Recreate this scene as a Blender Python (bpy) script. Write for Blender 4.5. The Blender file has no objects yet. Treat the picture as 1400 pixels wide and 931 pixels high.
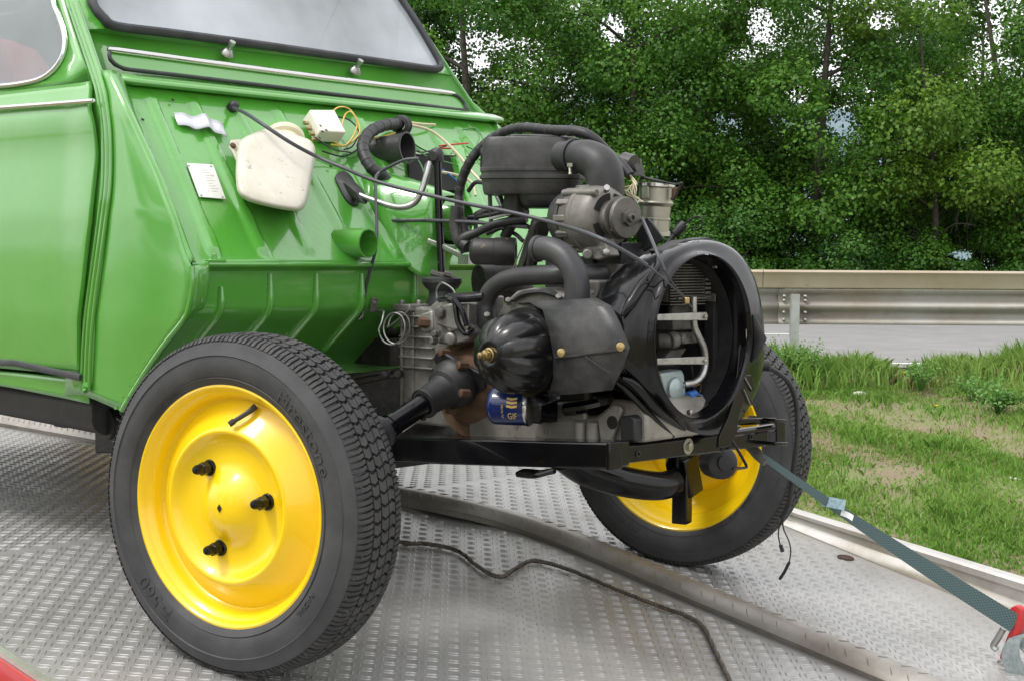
import bpy, bmesh, math, random
import numpy as np
from mathutils import Vector, Matrix

random.seed(7)
RNG = np.random.default_rng(11)
S = bpy.context.scene
COL = S.collection
PI = math.pi
rad = math.radians

# ------------------------------------------------------------------ camera, sky, sun, exposure
# world frame: X towards the car's nose, Y towards the car's far side, Z up, origin at the middle of the front axle
FOC = 2015.94          # focal length in photograph pixels (1400 wide)
RC = np.array([[0.7316, 0.6817, 0.0063], [0.0426, -0.0364, -0.9984], [-0.6804, 0.7308, -0.0557]])
TC = np.array([-0.0214, 0.2535, 2.9848])
CAM = -RC.T @ TC
cam_d = bpy.data.cameras.new("camera")
cam = bpy.data.objects.new("camera", cam_d)
COL.objects.link(cam)
cam_d.sensor_width = 36.0
cam_d.lens = 36.0 * FOC / 1400.0
cam_d.clip_start = 0.05
cam_d.clip_end = 3000.0
Mx = Matrix(((RC[0][0], -RC[1][0], -RC[2][0], CAM[0]),
             (RC[0][1], -RC[1][1], -RC[2][1], CAM[1]),
             (RC[0][2], -RC[1][2], -RC[2][2], CAM[2]), (0, 0, 0, 1)))
cam.matrix_world = Mx
S.camera = cam

SUN_EL, SUN_AZ = rad(58), rad(-112)      # azimuth as the direction towards the sun, from +X to +Y
world = bpy.data.worlds.new("World")
S.world = world
world.use_nodes = True
nt = world.node_tree
nt.nodes.clear()
sky = nt.nodes.new("ShaderNodeTexSky")
sky.sky_type = 'NISHITA'
sky.sun_disc = False
sky.sun_elevation = SUN_EL
sky.sun_rotation = PI / 2 - SUN_AZ
sky.dust_density = 4.0
sky.ozone_density = 1.0
hs = nt.nodes.new("ShaderNodeHueSaturation")
hs.inputs['Saturation'].default_value = 0.22
mixc = nt.nodes.new("ShaderNodeMix")
mixc.data_type = 'RGBA'
mixc.inputs[0].default_value = 0.62
mixc.inputs[7].default_value = (9.7, 9.7, 9.8, 1)      # even cloud cover
bg = nt.nodes.new("ShaderNodeBackground")
bg.inputs[1].default_value = 0.15
wo = nt.nodes.new("ShaderNodeOutputWorld")
# soft cloud structure, the same all over the sky
tcw = nt.nodes.new("ShaderNodeTexCoord")
nzw = nt.nodes.new("ShaderNodeTexNoise")
nzw.inputs['Scale'].default_value = 2.2
nzw.inputs['Detail'].default_value = 4
nt.links.new(tcw.outputs['Generated'], nzw.inputs['Vector'])
rmw = nt.nodes.new("ShaderNodeMapRange")
rmw.inputs[1].default_value = 0.3
rmw.inputs[2].default_value = 0.7
rmw.inputs[3].default_value = 0.72
rmw.inputs[4].default_value = 1.25
nt.links.new(nzw.outputs[0], rmw.inputs[0])
mulw = nt.nodes.new("ShaderNodeMix")
mulw.data_type = 'RGBA'
mulw.blend_type = 'MULTIPLY'
mulw.inputs[0].default_value = 1.0
nt.links.new(sky.outputs[0], hs.inputs['Color'])
nt.links.new(hs.outputs[0], mixc.inputs[6])
nt.links.new(mixc.outputs[2], mulw.inputs[6])
nt.links.new(rmw.outputs[0], mulw.inputs[7])
nt.links.new(mulw.outputs[2], bg.inputs[0])
nt.links.new(bg.outputs[0], wo.inputs[0])

sun_d = bpy.data.lights.new("sun", 'SUN')
sun_d.energy = 1.2
sun_d.angle = rad(14)
sun_d.color = (1.0, 0.97, 0.92)
sun = bpy.data.objects.new("sun", sun_d)
COL.objects.link(sun)
sd = Vector((math.cos(SUN_EL) * math.cos(SUN_AZ), math.cos(SUN_EL) * math.sin(SUN_AZ), math.sin(SUN_EL)))
sun.rotation_euler = sd.to_track_quat('Z', 'Y').to_euler()
sun.location = sd * 20
S.view_settings.view_transform = 'Standard'
S.view_settings.look = 'None'
S.view_settings.exposure = 0.48
S.view_settings.gamma = 1.0

# ------------------------------------------------------------------ surveying helpers
def ray(px, py):
    return RC.T @ np.array([(px - 700.0) / FOC, (py - 465.5) / FOC, 1.0])

def A(px, py, x=None, y=None, z=None):
    """point of the place seen at a photograph pixel, at a known X, Y or Z"""
    d = ray(px, py)
    i, v = (0, x) if x is not None else (1, y) if y is not None else (2, z)
    p = CAM + d * (v - CAM[i]) / d[i]
    return Vector(p)

def hit(px, py, p0, n):
    d = ray(px, py)
    n = np.array(n, float)
    return Vector(CAM + d * (n @ (np.array(p0, float) - CAM)) / (n @ d))

BR = Vector((0.7316, 0.6817, 0)).normalized()      # across the road view
BF = Vector((-0.6817, 0.7316, 0)).normalized()     # away from the trailer, towards the road
def bgp(u, w, z):
    return Vector((CAM[0], CAM[1], 0)) + BR * u + BF * w + Vector((0, 0, z))

# ------------------------------------------------------------------ materials
MATS = {}
def mat(name, col, rough=0.5, metal=0.0, coat=0.0, noise=None, bump=None, spec=None, coat_rough=0.03, rnoise=None, dirt=None):
    if name in MATS:
        return MATS[name]
    m = bpy.data.materials.new(name)
    m.use_nodes = True
    n, l = m.node_tree.nodes, m.node_tree.links
    b = n["Principled BSDF"]
    b.inputs['Base Color'].default_value = (*col, 1)
    b.inputs['Roughness'].default_value = rough
    b.inputs['Metallic'].default_value = metal
    b.inputs['Coat Weight'].default_value = coat
    b.inputs['Coat Roughness'].default_value = coat_rough
    if coat > .9:
        b.inputs['Coat IOR'].default_value = 1.7
    if spec is not None:
        b.inputs['Specular IOR Level'].default_value = spec
    tc = n.new("ShaderNodeTexCoord")
    last = None
    if noise:                                     # (scale, colour2, low, high)
        sc, c2, lo, hi = noise
        z = n.new("ShaderNodeTexNoise")
        z.inputs['Scale'].default_value = sc
        z.inputs['Detail'].default_value = 6
        z.inputs['Roughness'].default_value = 0.65
        l.new(tc.outputs['Object'], z.inputs['Vector'])
        r = n.new("ShaderNodeMapRange")
        r.inputs[1].default_value = lo
        r.inputs[2].default_value = hi
        l.new(z.outputs[0], r.inputs[0])
        mx = n.new("ShaderNodeMix")
        mx.data_type = 'RGBA'
        mx.inputs[6].default_value = (*col, 1)
        mx.inputs[7].default_value = (*c2, 1)
        l.new(r.outputs[0], mx.inputs[0])
        last = mx.outputs[2]
    if dirt:                                      # second layer: (scale, colour, low, high)
        sc, c2, lo, hi = dirt
        z = n.new("ShaderNodeTexNoise")
        z.inputs['Scale'].default_value = sc
        z.inputs['Detail'].default_value = 8
        z.inputs['Roughness'].default_value = 0.7
        l.new(tc.outputs['Object'], z.inputs['Vector'])
        r = n.new("ShaderNodeMapRange")
        r.inputs[1].default_value = lo
        r.inputs[2].default_value = hi
        l.new(z.outputs[0], r.inputs[0])
        mx = n.new("ShaderNodeMix")
        mx.data_type = 'RGBA'
        if last:
            l.new(last, mx.inputs[6])
        else:
            mx.inputs[6].default_value = (*col, 1)
        mx.inputs[7].default_value = (*c2, 1)
        l.new(r.outputs[0], mx.inputs[0])
        last = mx.outputs[2]
    if last:
        l.new(last, b.inputs['Base Color'])
    if rnoise:                                    # (scale, rough lo, rough hi)
        z = n.new("ShaderNodeTexNoise")
        z.inputs['Scale'].default_value = rnoise[0]
        z.inputs['Detail'].default_value = 5
        l.new(tc.outputs['Object'], z.inputs['Vector'])
        r = n.new("ShaderNodeMapRange")
        r.inputs[1].default_value = 0.35
        r.inputs[2].default_value = 0.65
        r.inputs[3].default_value = rnoise[1]
        r.inputs[4].default_value = rnoise[2]
        l.new(z.outputs[0], r.inputs[0])
        l.new(r.outputs[0], b.inputs['Roughness'])
    if bump:                                      # list of (scale, strength, distance)
        prev = None
        for sc, st, ds in bump:
            z = n.new("ShaderNodeTexNoise")
            z.inputs['Scale'].default_value = sc
            z.inputs['Detail'].default_value = 4
            l.new(tc.outputs['Object'], z.inputs['Vector'])
            bp = n.new("ShaderNodeBump")
            bp.inputs['Strength'].default_value = st
            bp.inputs['Distance'].default_value = ds
            l.new(z.outputs[0], bp.inputs['Height'])
            if prev:
                l.new(prev, bp.inputs['Normal'])
            prev = bp.outputs[0]
        l.new(prev, b.inputs['Normal'])
    MATS[name] = m
    return m

GREEN = mat("green_paint", (0.075, 0.32, 0.03), 0.36, 0, 1.0, bump=[(4, 0.3, 0.012), (60, 0.06, 0.002)], coat_rough=0.09,
            noise=(5, (0.095, 0.35, 0.05), .4, .7))
GREENW = mat("green_brushed_paint", (0.07, 0.32, 0.028), 0.3, 0, 1.0, bump=[(9, 0.4, 0.012), (75, 0.3, 0.003)], coat_rough=0.05,
             noise=(6, (0.09, 0.35, 0.048), .4, .7))
YELLOW = mat("yellow_paint", (0.90, 0.60, 0.003), 0.32, 0, 0.45, bump=[(7, 0.08, 0.004)], coat_rough=0.05)
TYRE = mat("tyre_rubber", (0.036, 0.037, 0.040), 0.58, noise=(18, (0.062, 0.062, 0.065), .4, .75), bump=[(220, .15, .0006)],
           dirt=(7, (0.085, 0.08, 0.072), .62, .85))
TREADM = mat("tread_rubber", (0.030, 0.030, 0.031), 0.7, noise=(30, (0.062, 0.060, 0.058), .42, .75))
BLACK = mat("black_gloss_paint", (0.004, 0.004, 0.005), 0.24, 0, 0.25, spec=.25, bump=[(5, .05, .004), (90, .04, .0008)], rnoise=(14, .1, .28))
BLACKM = mat("black_satin_metal", (0.016, 0.016, 0.018), 0.48, noise=(20, (0.045, 0.042, 0.04), .5, .8), bump=[(60, .15, .002)])
PLAST = mat("black_plastic", (0.024, 0.024, 0.026), 0.42, noise=(9, (0.085, 0.083, 0.079), .45, .72), bump=[(150, .12, .0008)],
            dirt=(26, (0.11, 0.10, 0.09), .66, .85))
RUB = mat("black_hose_rubber", (0.019, 0.019, 0.021), 0.5, noise=(25, (0.04, 0.04, 0.04), .45, .75), bump=[(90, .15, .001)])
PIPE = mat("dark_pipe", (0.035, 0.035, 0.039), 0.45, noise=(14, (0.06, 0.058, 0.056), .45, .75), bump=[(120, .12, .001)],
           dirt=(30, (0.12, .105, .09), .66, .85))
CAST = mat("cast_aluminium", (0.33, 0.32, 0.30), 0.48, 0.55, noise=(22, (0.14, 0.13, 0.12), .42, .72), bump=[(130, .3, .0015), (40, .2, .002)],
           dirt=(9, (0.07, 0.06, 0.05), .56, .75))
CASTD = mat("dirty_cast_metal", (0.17, 0.165, 0.15), 0.6, 0.3, noise=(14, (0.07, 0.063, 0.055), .4, .68), bump=[(90, .35, .002)],
            dirt=(30, (0.03, 0.028, 0.026), .55, .75))
GRIME = mat("oily_black_metal", (0.02, 0.019, 0.018), 0.5, 0.2, noise=(35, (0.06, 0.055, 0.05), .5, .75), bump=[(50, .4, .004)])
STEEL = mat("steel", (0.45, 0.45, 0.44), 0.35, 0.9, noise=(40, (0.25, 0.24, 0.22), .45, .75))
CHROME = mat("bright_metal", (0.68, 0.68, 0.68), 0.18, 1.0, rnoise=(30, .12, .35))
ZINC = mat("galvanised_tin", (0.40, 0.39, 0.33), 0.3, 0.9, noise=(9, (0.30, 0.28, 0.20), .45, .7), rnoise=(25, .2, .5), bump=[(40, .15, .002)])
RUST = mat("rusty_steel", (0.12, 0.066, 0.038), 0.65, 0.25, noise=(11, (0.22, 0.13, 0.075), .42, .7), bump=[(80, .3, .001)],
           dirt=(5, (0.06, 0.04, 0.03), .52, .7))
COPPER = mat("rusty_bolt", (0.13, 0.075, 0.05), 0.55, 0.4)
BRASS = mat("brass", (0.42, 0.32, 0.15), 0.35, 0.9)
WHITEP = mat("white_translucent_plastic", (0.56, 0.53, 0.43), 0.38, noise=(9, (0.66, 0.63, 0.55), .4, .65), dirt=(38, (0.20, .16, .11), .60, .72),
             bump=[(30, .05, .002)])
CREAM = mat("cream_plastic", (0.76, 0.73, 0.63), 0.4, dirt=(40, (0.12, .10, .07), .68, .74))
PLATE = mat("white_plate", (0.78, 0.78, 0.76), 0.35, 0.2, dirt=(60, (0.5, .42, .3), .60, .70))
TAPE = mat("silver_tape", (0.62, 0.63, 0.68), 0.32, 0.35, bump=[(35, .15, .002)])
SEAL = mat("window_rubber", (0.034, 0.035, 0.041), 0.55, noise=(14, (0.065, 0.066, 0.075), .45, .72))
BLUE = mat("blue_can_paint", (0.006, 0.018, 0.095), 0.25, 0, 0.5)
REDP = mat("red_paint", (0.42, 0.012, 0.018), 0.32, 0, 0.4, dirt=(20, (.2, .03, .03), .55, .8))
REDH = mat("worn_red_enamel", (0.50, 0.028, 0.03), 0.4, 0, 0.2, dirt=(60, (.12, .07, .06), .58, .72))
ORANGE = mat("orange_plastic", (0.8, 0.25, 0.01), 0.5)
YWIRE = mat("yellow_wire", (0.62, 0.42, 0.10), 0.5)
CWIRE = mat("cream_wire", (0.62, 0.55, 0.38), 0.5)
RWIRE = mat("red_wire", (0.5, 0.02, 0.02), 0.5)
BWIRE = mat("blue_wire", (0.03, 0.12, 0.4), 0.5)
KWIRE = mat("black_wire", (0.02, 0.02, 0.02), 0.5)
GWIRE = mat("green_wire", (0.10, 0.25, 0.10), 0.5)
CABLE = mat("grey_cable_sheath", (0.055, 0.057, 0.066), 0.4)
DARK = mat("hole_shade", (0.012, 0.012, 0.012), 0.9)  # flat near black, painted for the shade inside holes and openings
SEATM = mat("red_seat_cloth", (0.75, 0.13, 0.10), 0.8)
DECK = mat("deck_aluminium", (0.40, 0.395, 0.385), 0.44, 0.45, noise=(2.2, (0.335, 0.328, 0.312), .38, .66), rnoise=(6, .36, .54),
           dirt=(6, (0.23, 0.22, 0.20), .56, .80), bump=[(70, .08, .001)])
STUD = mat("deck_tread_aluminium", (0.46, 0.455, 0.445), 0.38, 0.5, noise=(2.2, (0.36, 0.35, 0.33), .38, .66))
RAILM = mat("side_rail_aluminium", (0.58, 0.56, 0.53), 0.36, 0.75, noise=(8, (0.42, 0.38, 0.33), .45, .72))
RIDGEM = mat("ridge_aluminium", (0.36, 0.34, 0.31), 0.45, 0.5, noise=(7, (0.24, 0.21, 0.18), .40, .68))
ROPE = mat("steel_rope", (0.13, 0.115, 0.095), 0.5, 0.6, noise=(60, (0.06, .05, .04), .4, .7))
GALV = mat("guardrail_galvanised", (0.40, 0.39, 0.36), 0.48, 0.25, noise=(1.6, (0.33, 0.29, 0.24), .42, .66), dirt=(6, (0.26, 0.22, 0.17), .58, .78))
GALVB = mat("guardrail_box_galvanised", (0.46, 0.39, 0.30), 0.5, 0.2, noise=(1.8, (0.40, 0.32, 0.23), .42, .66), dirt=(9, (0.27, 0.21, 0.15), .6, .78))
POSTM = mat("post_galvanised", (0.40, 0.42, 0.41), 0.5, 0.3, noise=(8, (0.3, 0.3, 0.28), .42, .66))
ASPH = mat("asphalt", (0.23, 0.225, 0.225), 0.85, noise=(2.5, (0.19, 0.185, 0.18), .4, .7), bump=[(120, .4, .004)])
PAINTW = mat("road_paint", (0.78, 0.78, 0.76), 0.6)
SOIL = mat("bank_soil", (0.20, 0.155, 0.10), 0.95, noise=(2.4, (0.16, 0.19, 0.065), .44, .60), bump=[(12, .6, .03), (60, .5, .01)],
           dirt=(7, (0.22, 0.18, 0.13), .60, .75))
GRASSM = None
BARK = mat("bark", (0.045, 0.038, 0.03), 0.9, noise=(12, (0.085, 0.075, 0.06), .4, .7), bump=[(30, .8, .02)])
HILLM = mat("haze_tinted_hill", (0.10, 0.155, 0.185), 0.95, noise=(0.08, (0.14, 0.20, 0.225), .4, .6))  # distance haze mixed into the forest colour as blue
STONE = mat("pale_stone", (0.5, 0.48, 0.44), 0.8)
YFLOWER = mat("yellow_flower", (0.8, 0.6, 0.02), 0.6)

def leaf_mat(name, col, col2, trans=0.35):
    m = bpy.data.materials.new(name)
    m.use_nodes = True
    n, l = m.node_tree.nodes, m.node_tree.links
    b = n["Principled BSDF"]
    b.inputs['Roughness'].default_value = 0.5
    b.inputs['Specular IOR Level'].default_value = 0.35
    g = n.new("ShaderNodeAttribute")
    g.attribute_name = "tint"
    mx = n.new("ShaderNodeMix")
    mx.data_type = 'RGBA'
    mx.inputs[6].default_value = (*col, 1)
    mx.inputs[7].default_value = (*col2, 1)
    l.new(g.outputs['Fac'], mx.inputs[0])
    l.new(mx.outputs[2], b.inputs['Base Color'])
    t = n.new("ShaderNodeBsdfTranslucent")
    l.new(mx.outputs[2], t.inputs['Color'])
    ms = n.new("ShaderNodeMixShader")
    ms.inputs[0].default_value = trans
    l.new(b.outputs[0], ms.inputs[1])
    l.new(t.outputs[0], ms.inputs[2])
    l.new(ms.outputs[0], n["Material Output"].inputs[0])
    return m

LEAF_MAPLE = leaf_mat("maple_leaf", (0.042, 0.13, 0.012), (0.125, 0.275, 0.026))
LEAF_DARK = leaf_mat("dark_shade_leaf", (0.026, 0.08, 0.010), (0.062, 0.165, 0.02))  # darker leaf green; in the back rows it stands in for shade
LEAF_YEL = leaf_mat("yellowish_leaf", (0.07, 0.16, 0.013), (0.16, 0.28, 0.025))
LEAF_BUSH = leaf_mat("bush_leaf", (0.038, 0.125, 0.016), (0.10, 0.23, 0.035))
GRASSM = leaf_mat("grass_blade", (0.12, 0.28, 0.03), (0.31, 0.44, 0.11), 0.3)
WEEDM = leaf_mat("weed_leaf", (0.08, 0.21, 0.035), (0.17, 0.33, 0.07), 0.3)

def glass_mat(name, tint, film, filmcol):
    m = bpy.data.materials.new(name)
    m.use_nodes = True
    n, l = m.node_tree.nodes, m.node_tree.links
    n.remove(n["Principled BSDF"])
    tr = n.new("ShaderNodeBsdfTransparent")
    tr.inputs[0].default_value = (*tint, 1)
    gl = n.new("ShaderNodeBsdfGlossy")
    gl.inputs['Roughness'].default_value = 0.02
    df = n.new("ShaderNodeBsdfDiffuse")
    df.inputs[0].default_value = (*filmcol, 1)
    fr = n.new("ShaderNodeFresnel")
    fr.inputs[0].default_value = 1.75
    m1 = n.new("ShaderNodeMixShader")
    tc = n.new("ShaderNodeTexCoord")
    z = n.new("ShaderNodeTexNoise")
    z.inputs['Scale'].default_value = 3
    z.inputs['Detail'].default_value = 5
    l.new(tc.outputs['Object'], z.inputs['Vector'])
    r = n.new("ShaderNodeMapRange")
    r.inputs[1].default_value = .3
    r.inputs[2].default_value = .7
    r.inputs[3].default_value = film * 0.62
    r.inputs[4].default_value = film * 1.3
    l.new(z.outputs[0], r.inputs[0])
    l.new(r.outputs[0], m1.inputs[0])
    l.new(tr.outputs[0], m1.inputs[1])
    l.new(df.outputs[0], m1.inputs[2])
    m2 = n.new("ShaderNodeMixShader")
    l.new(fr.outputs[0], m2.inputs[0])
    l.new(m1.outputs[0], m2.inputs[1])
    l.new(gl.outputs[0], m2.inputs[2])
    l.new(m2.outputs[0], n["Material Output"].inputs[0])
    return m
WSGLASS = glass_mat("dusty_sky_film_glass", (0.75, 0.8, 0.85), 0.6, (0.58, 0.625, 0.68))  # dust film whose pale blue also stands in for mirrored sky
SIDEGLASS = glass_mat("side_window_glass", (0.9, 0.93, 0.94), 0.36, (0.58, 0.63, 0.68))

# ------------------------------------------------------------------ mesh builder
def smooth_path(pts, k=6):
    P = [Vector(p) for p in pts]
    if len(P) < 3:
        return P
    out = []
    for i in range(len(P) - 1):
        p0 = P[i - 1] if i > 0 else P[i] * 2 - P[i + 1]
        p1, p2 = P[i], P[i + 1]
        p3 = P[i + 2] if i + 2 < len(P) else P[i + 1] * 2 - P[i]
        for j in range(k):
            t = j / k
            out.append(0.5 * ((2 * p1) + (p2 - p0) * t + (2 * p0 - 5 * p1 + 4 * p2 - p3) * t * t + (3 * p1 - p0 - 3 * p2 + p3) * t ** 3))
    out.append(P[-1])
    return out

def frame(axis, up=None):
    a = Vector(axis).normalized()
    u = Vector(up) if up is not None else (Vector((0, 0, 1)) if abs(a.z) < 0.9 else Vector((1, 0, 0)))
    e1 = (u - a * u.dot(a)).normalized()
    e2 = a.cross(e1)
    return a, e1, e2

class MB:
    def __init__(self):
        self.v, self.f = [], []
    def add(self, vs, fs):
        o = len(self.v)
        self.v += [tuple(p) for p in vs]
        self.f += [tuple(i + o for i in q) for q in fs]
        return self
    def box(self, c, s, M=None, ch=0.0):
        hx, hy, hz = s[0] / 2, s[1] / 2, s[2] / 2
        c = Vector(c)
        vs = [Vector((sx * hx, sy * hy, sz * hz)) for sz in (-1, 1) for sy in (-1, 1) for sx in (-1, 1)]
        if M is not None:
            vs = [M @ p for p in vs]
        vs = [p + c for p in vs]
        return self.add(vs, [(0, 2, 3, 1), (4, 5, 7, 6), (0, 1, 5, 4), (2, 6, 7, 3), (0, 4, 6, 2), (1, 3, 7, 5)])
    def loft(self, rings, closed=True, caps=True):
        n = len(rings[0])
        vs = [p for r in rings for p in r]
        fs = []
        for i in range(len(rings) - 1):
            for j in range(n if closed else n - 1):
                k = (j + 1) % n
                fs.append((i * n + j, i * n + k, (i + 1) * n + k, (i + 1) * n + j))
        if caps and closed:
            fs.append(tuple(range(n - 1, -1, -1)))
            fs.append(tuple((len(rings) - 1) * n + j for j in range(n)))
        return self.add(vs, fs)
    def tube(self, pts, r, n=10, k=6, caps=True, flat=1.0):
        P = smooth_path(pts, k) if k > 1 else [Vector(p) for p in pts]
        rs = r if isinstance(r, (list, tuple)) else None
        rings = []
        prev = None
        for i, p in enumerate(P):
            t = (P[min(i + 1, len(P) - 1)] - P[max(i - 1, 0)])
            if t.length < 1e-9:
                t = Vector((0, 0, 1))
            t.normalize()
            if prev is None:
                a, e1, e2 = frame(t)
            else:
                e1 = (prev - t * prev.dot(t))
                if e1.length < 1e-6:
                    a, e1, e2 = frame(t)
                e1.normalize()
                e2 = t.cross(e1)
            prev = e1
            if rs:
                q = i / (len(P) - 1) * (len(rs) - 1)
                i0 = min(int(q), len(rs) - 2)
                rr = rs[i0] + (rs[i0 + 1] - rs[i0]) * (q - i0)
            else:
                rr = r
            rings.append([p + e1 * (rr * math.cos(2 * PI * j / n)) + e2 * (rr * flat * math.sin(2 * PI * j / n)) for j in range(n)])
        return self.loft(rings, True, caps)
    def lathe(self, prof, origin, axis, n=32, up=None, rfun=None, caps=False, close=False):
        """prof: (along axis, radius)"""
        a, e1, e2 = frame(axis, up)
        o = Vector(origin)
        rings = []
        for h, r in prof:
            ring = []
            for j in range(n):
                ph = 2 * PI * j / n
                rr = r * (rfun(ph, h, r) if rfun else 1)
                ring.append(o + a * h + e1 * (rr * math.cos(ph)) + e2 * (rr * math.sin(ph)))
            rings.append(ring)
        if close:
            rings.append(rings[0])
        return self.loft(rings, True, caps)
    def cyl(self, p, q, r, n=14, r2=None):
        p, q = Vector(p), Vector(q)
        L = (q - p).length
        return self.lathe([(0, r), (L, r if r2 is None else r2)], p, q - p, n, caps=True)
    def hexnut(self, p, axis, r, h):
        a = Vector(axis).normalized()
        self.lathe([(0, r), (h * .85, r), (h, r * .85)], p, a, 6, caps=True)
        return self
    def grid(self, fn, nu, nv):
        vs = [fn(i / nu, j / nv) for j in range(nv + 1) for i in range(nu + 1)]
        fs = [(j * (nu + 1) + i, j * (nu + 1) + i + 1, (j + 1) * (nu + 1) + i + 1, (j + 1) * (nu + 1) + i) for j in range(nv) for i in range(nu)]
        return self.add(vs, fs)
    def prism(self, pts, off):
        P = [Vector(p) for p in pts]
        off = Vector(off)
        n = len(P)
        vs = P + [p + off for p in P]
        fs = [tuple(range(n - 1, -1, -1)), tuple(range(n, 2 * n))]
        fs += [(i, (i + 1) % n, n + (i + 1) % n, n + i) for i in range(n)]
        return self.add(vs, fs)
    def mesh(self, name, m, smooth=35):
        me = bpy.data.meshes.new(name)
        me.from_pydata(self.v, [], self.f)
        bm = bmesh.new()
        bm.from_mesh(me)
        bmesh.ops.recalc_face_normals(bm, faces=bm.faces)
        bm.to_mesh(me)
        bm.free()
        me.materials.append(m)
        if smooth:
            me.polygons.foreach_set("use_smooth", [True] * len(me.polygons))
            me.set_sharp_from_angle(angle=rad(smooth))
        return me
    def build(self, name, m, parent=None, smooth=35, bevel=None, solid=None, sub=None):
        o = bpy.data.objects.new(name, self.mesh(name, m, smooth))
        COL.objects.link(o)
        attach(o, parent)
        if solid:
            md = o.modifiers.new("thickness", 'SOLIDIFY')
            md.thickness = solid
            md.offset = 0
        if bevel:
            md = o.modifiers.new("bevel", 'BEVEL')
            md.width = bevel
            md.segments = 2
            md.limit_method = 'ANGLE'
            md.angle_limit = rad(40)
        if sub:
            md = o.modifiers.new("sub", 'SUBSURF')
            md.levels = md.render_levels = sub
        return o

WORLDLOC = {}
def attach(o, parent, M=None):
    """parent o, its geometry being given in world coordinates (or placed by M)"""
    if M is None:
        M = Matrix.Identity(4)
    o.matrix_basis = M
    WORLDLOC[o.name] = M.copy()
    if parent:
        o.parent = parent
        o.matrix_basis = WORLDLOC[parent.name].inverted() @ M

def thing(name, loc, label=None, cat=None, group=None, rot=0.0, parent=None):
    o = bpy.data.objects.new(name, None)
    o.empty_display_size = 0.1
    COL.objects.link(o)
    attach(o, parent, Matrix.Translation(Vector(loc)) @ Matrix.Rotation(rot, 4, 'Z'))
    if label:
        tag(o, label, cat, group)
    return o

def tag(o, label=None, cat=None, group=None, kind=None):
    if label:
        o["label"] = label
    if cat:
        o["category"] = cat
    if group:
        o["group"] = group
    if kind:
        o["kind"] = kind
    return o

def inst(src, name, M, parent):
    """a copy of a mesh object placed by M in world space"""
    c = src.copy()
    c.name = name
    COL.objects.link(c)
    attach(c, parent, M)
    return c

def text_mesh(txt, size, depth):
    cu = bpy.data.curves.new("lettering", 'FONT')
    cu.body = txt
    cu.size = size
    cu.extrude = depth
    cu.align_x = 'CENTER'
    cu.resolution_u = 3
    to = bpy.data.objects.new("lettering", cu)
    COL.objects.link(to)
    bpy.context.view_layer.update()
    me = bpy.data.meshes.new_from_object(to.evaluated_get(bpy.context.evaluated_depsgraph_get()))
    vs = [v.co.copy() for v in me.vertices]
    fs = [tuple(p.vertices) for p in me.polygons]
    bpy.data.objects.remove(to)
    bpy.data.curves.remove(cu)
    bpy.data.meshes.remove(me)
    return vs, fs

def fast_mesh(name, verts, nper, m, tint=None):
    """verts: (N*nper,3); every nper vertices make one polygon"""
    nv = len(verts)
    nf = nv // nper
    me = bpy.data.meshes.new(name)
    me.vertices.add(nv)
    me.vertices.foreach_set("co", verts.astype(np.float32).ravel())
    me.loops.add(nv)
    me.loops.foreach_set("vertex_index", np.arange(nv, dtype=np.int32))
    me.polygons.add(nf)
    me.polygons.foreach_set("loop_start", np.arange(0, nv, nper, dtype=np.int32))
    me.polygons.foreach_set("loop_total", np.full(nf, nper, dtype=np.int32))
    me.update(calc_edges=True)
    me.materials.append(m)
    if tint is not None:
        at = me.attributes.new("tint", 'FLOAT', 'FACE')
        at.data.foreach_set("value", tint.astype(np.float32))
    return me

#=SETTING=
# ------------------------------------------------------------------ ground, bank, road, hill
def gz(w, u=0.0):
    """height of the ground at distance w from the camera"""
    pts = [(-40, -1.15), (6.4, -1.12), (7.6, -0.98), (9.0, -0.84), (11.0, -0.66), (12.3, -0.57), (13.2, -0.57), (26.5, -0.56), (29, -0.7), (60, -1.2), (200, -2), (1200, -3)]
    for (a, za), (b, zb) in zip(pts, pts[1:]):
        if w <= b:
            t = (w - a) / (b - a)
            return za + (zb - za) * t
    return pts[-1][1]

ws = [-40, -10, 0, 3, 5, 6.4] + [6.6 + .22 * i for i in range(30)] + [13.3, 16, 20, 24, 26.5, 29, 34, 45, 60, 100, 200, 500, 1200]
us = [-900, -200, -60, -20, -8] + [-6 + .4 * i for i in range(44)] + [13, 16, 20, 60, 200, 900]
g = MB()
gv = []
for w in ws:
    for u in us:
        b = 0.035 * (math.sin(u * 2.1 + w) + math.sin(u * 5.3 - 2.2 * w) * .6) if 6.5 < w < 12.2 and -7 < u < 11.3 else 0
        gv.append(bgp(u, w, gz(w) + b))
n = len(us)
g.add(gv, [(j * n + i, j * n + i + 1, (j + 1) * n + i + 1, (j + 1) * n + i) for j in range(len(ws) - 1) for i in range(n - 1)])
ground = g.build("ground", SOIL)
tag(ground, kind="structure", label="grassy bank of bare earth and turf beside the road")

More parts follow.
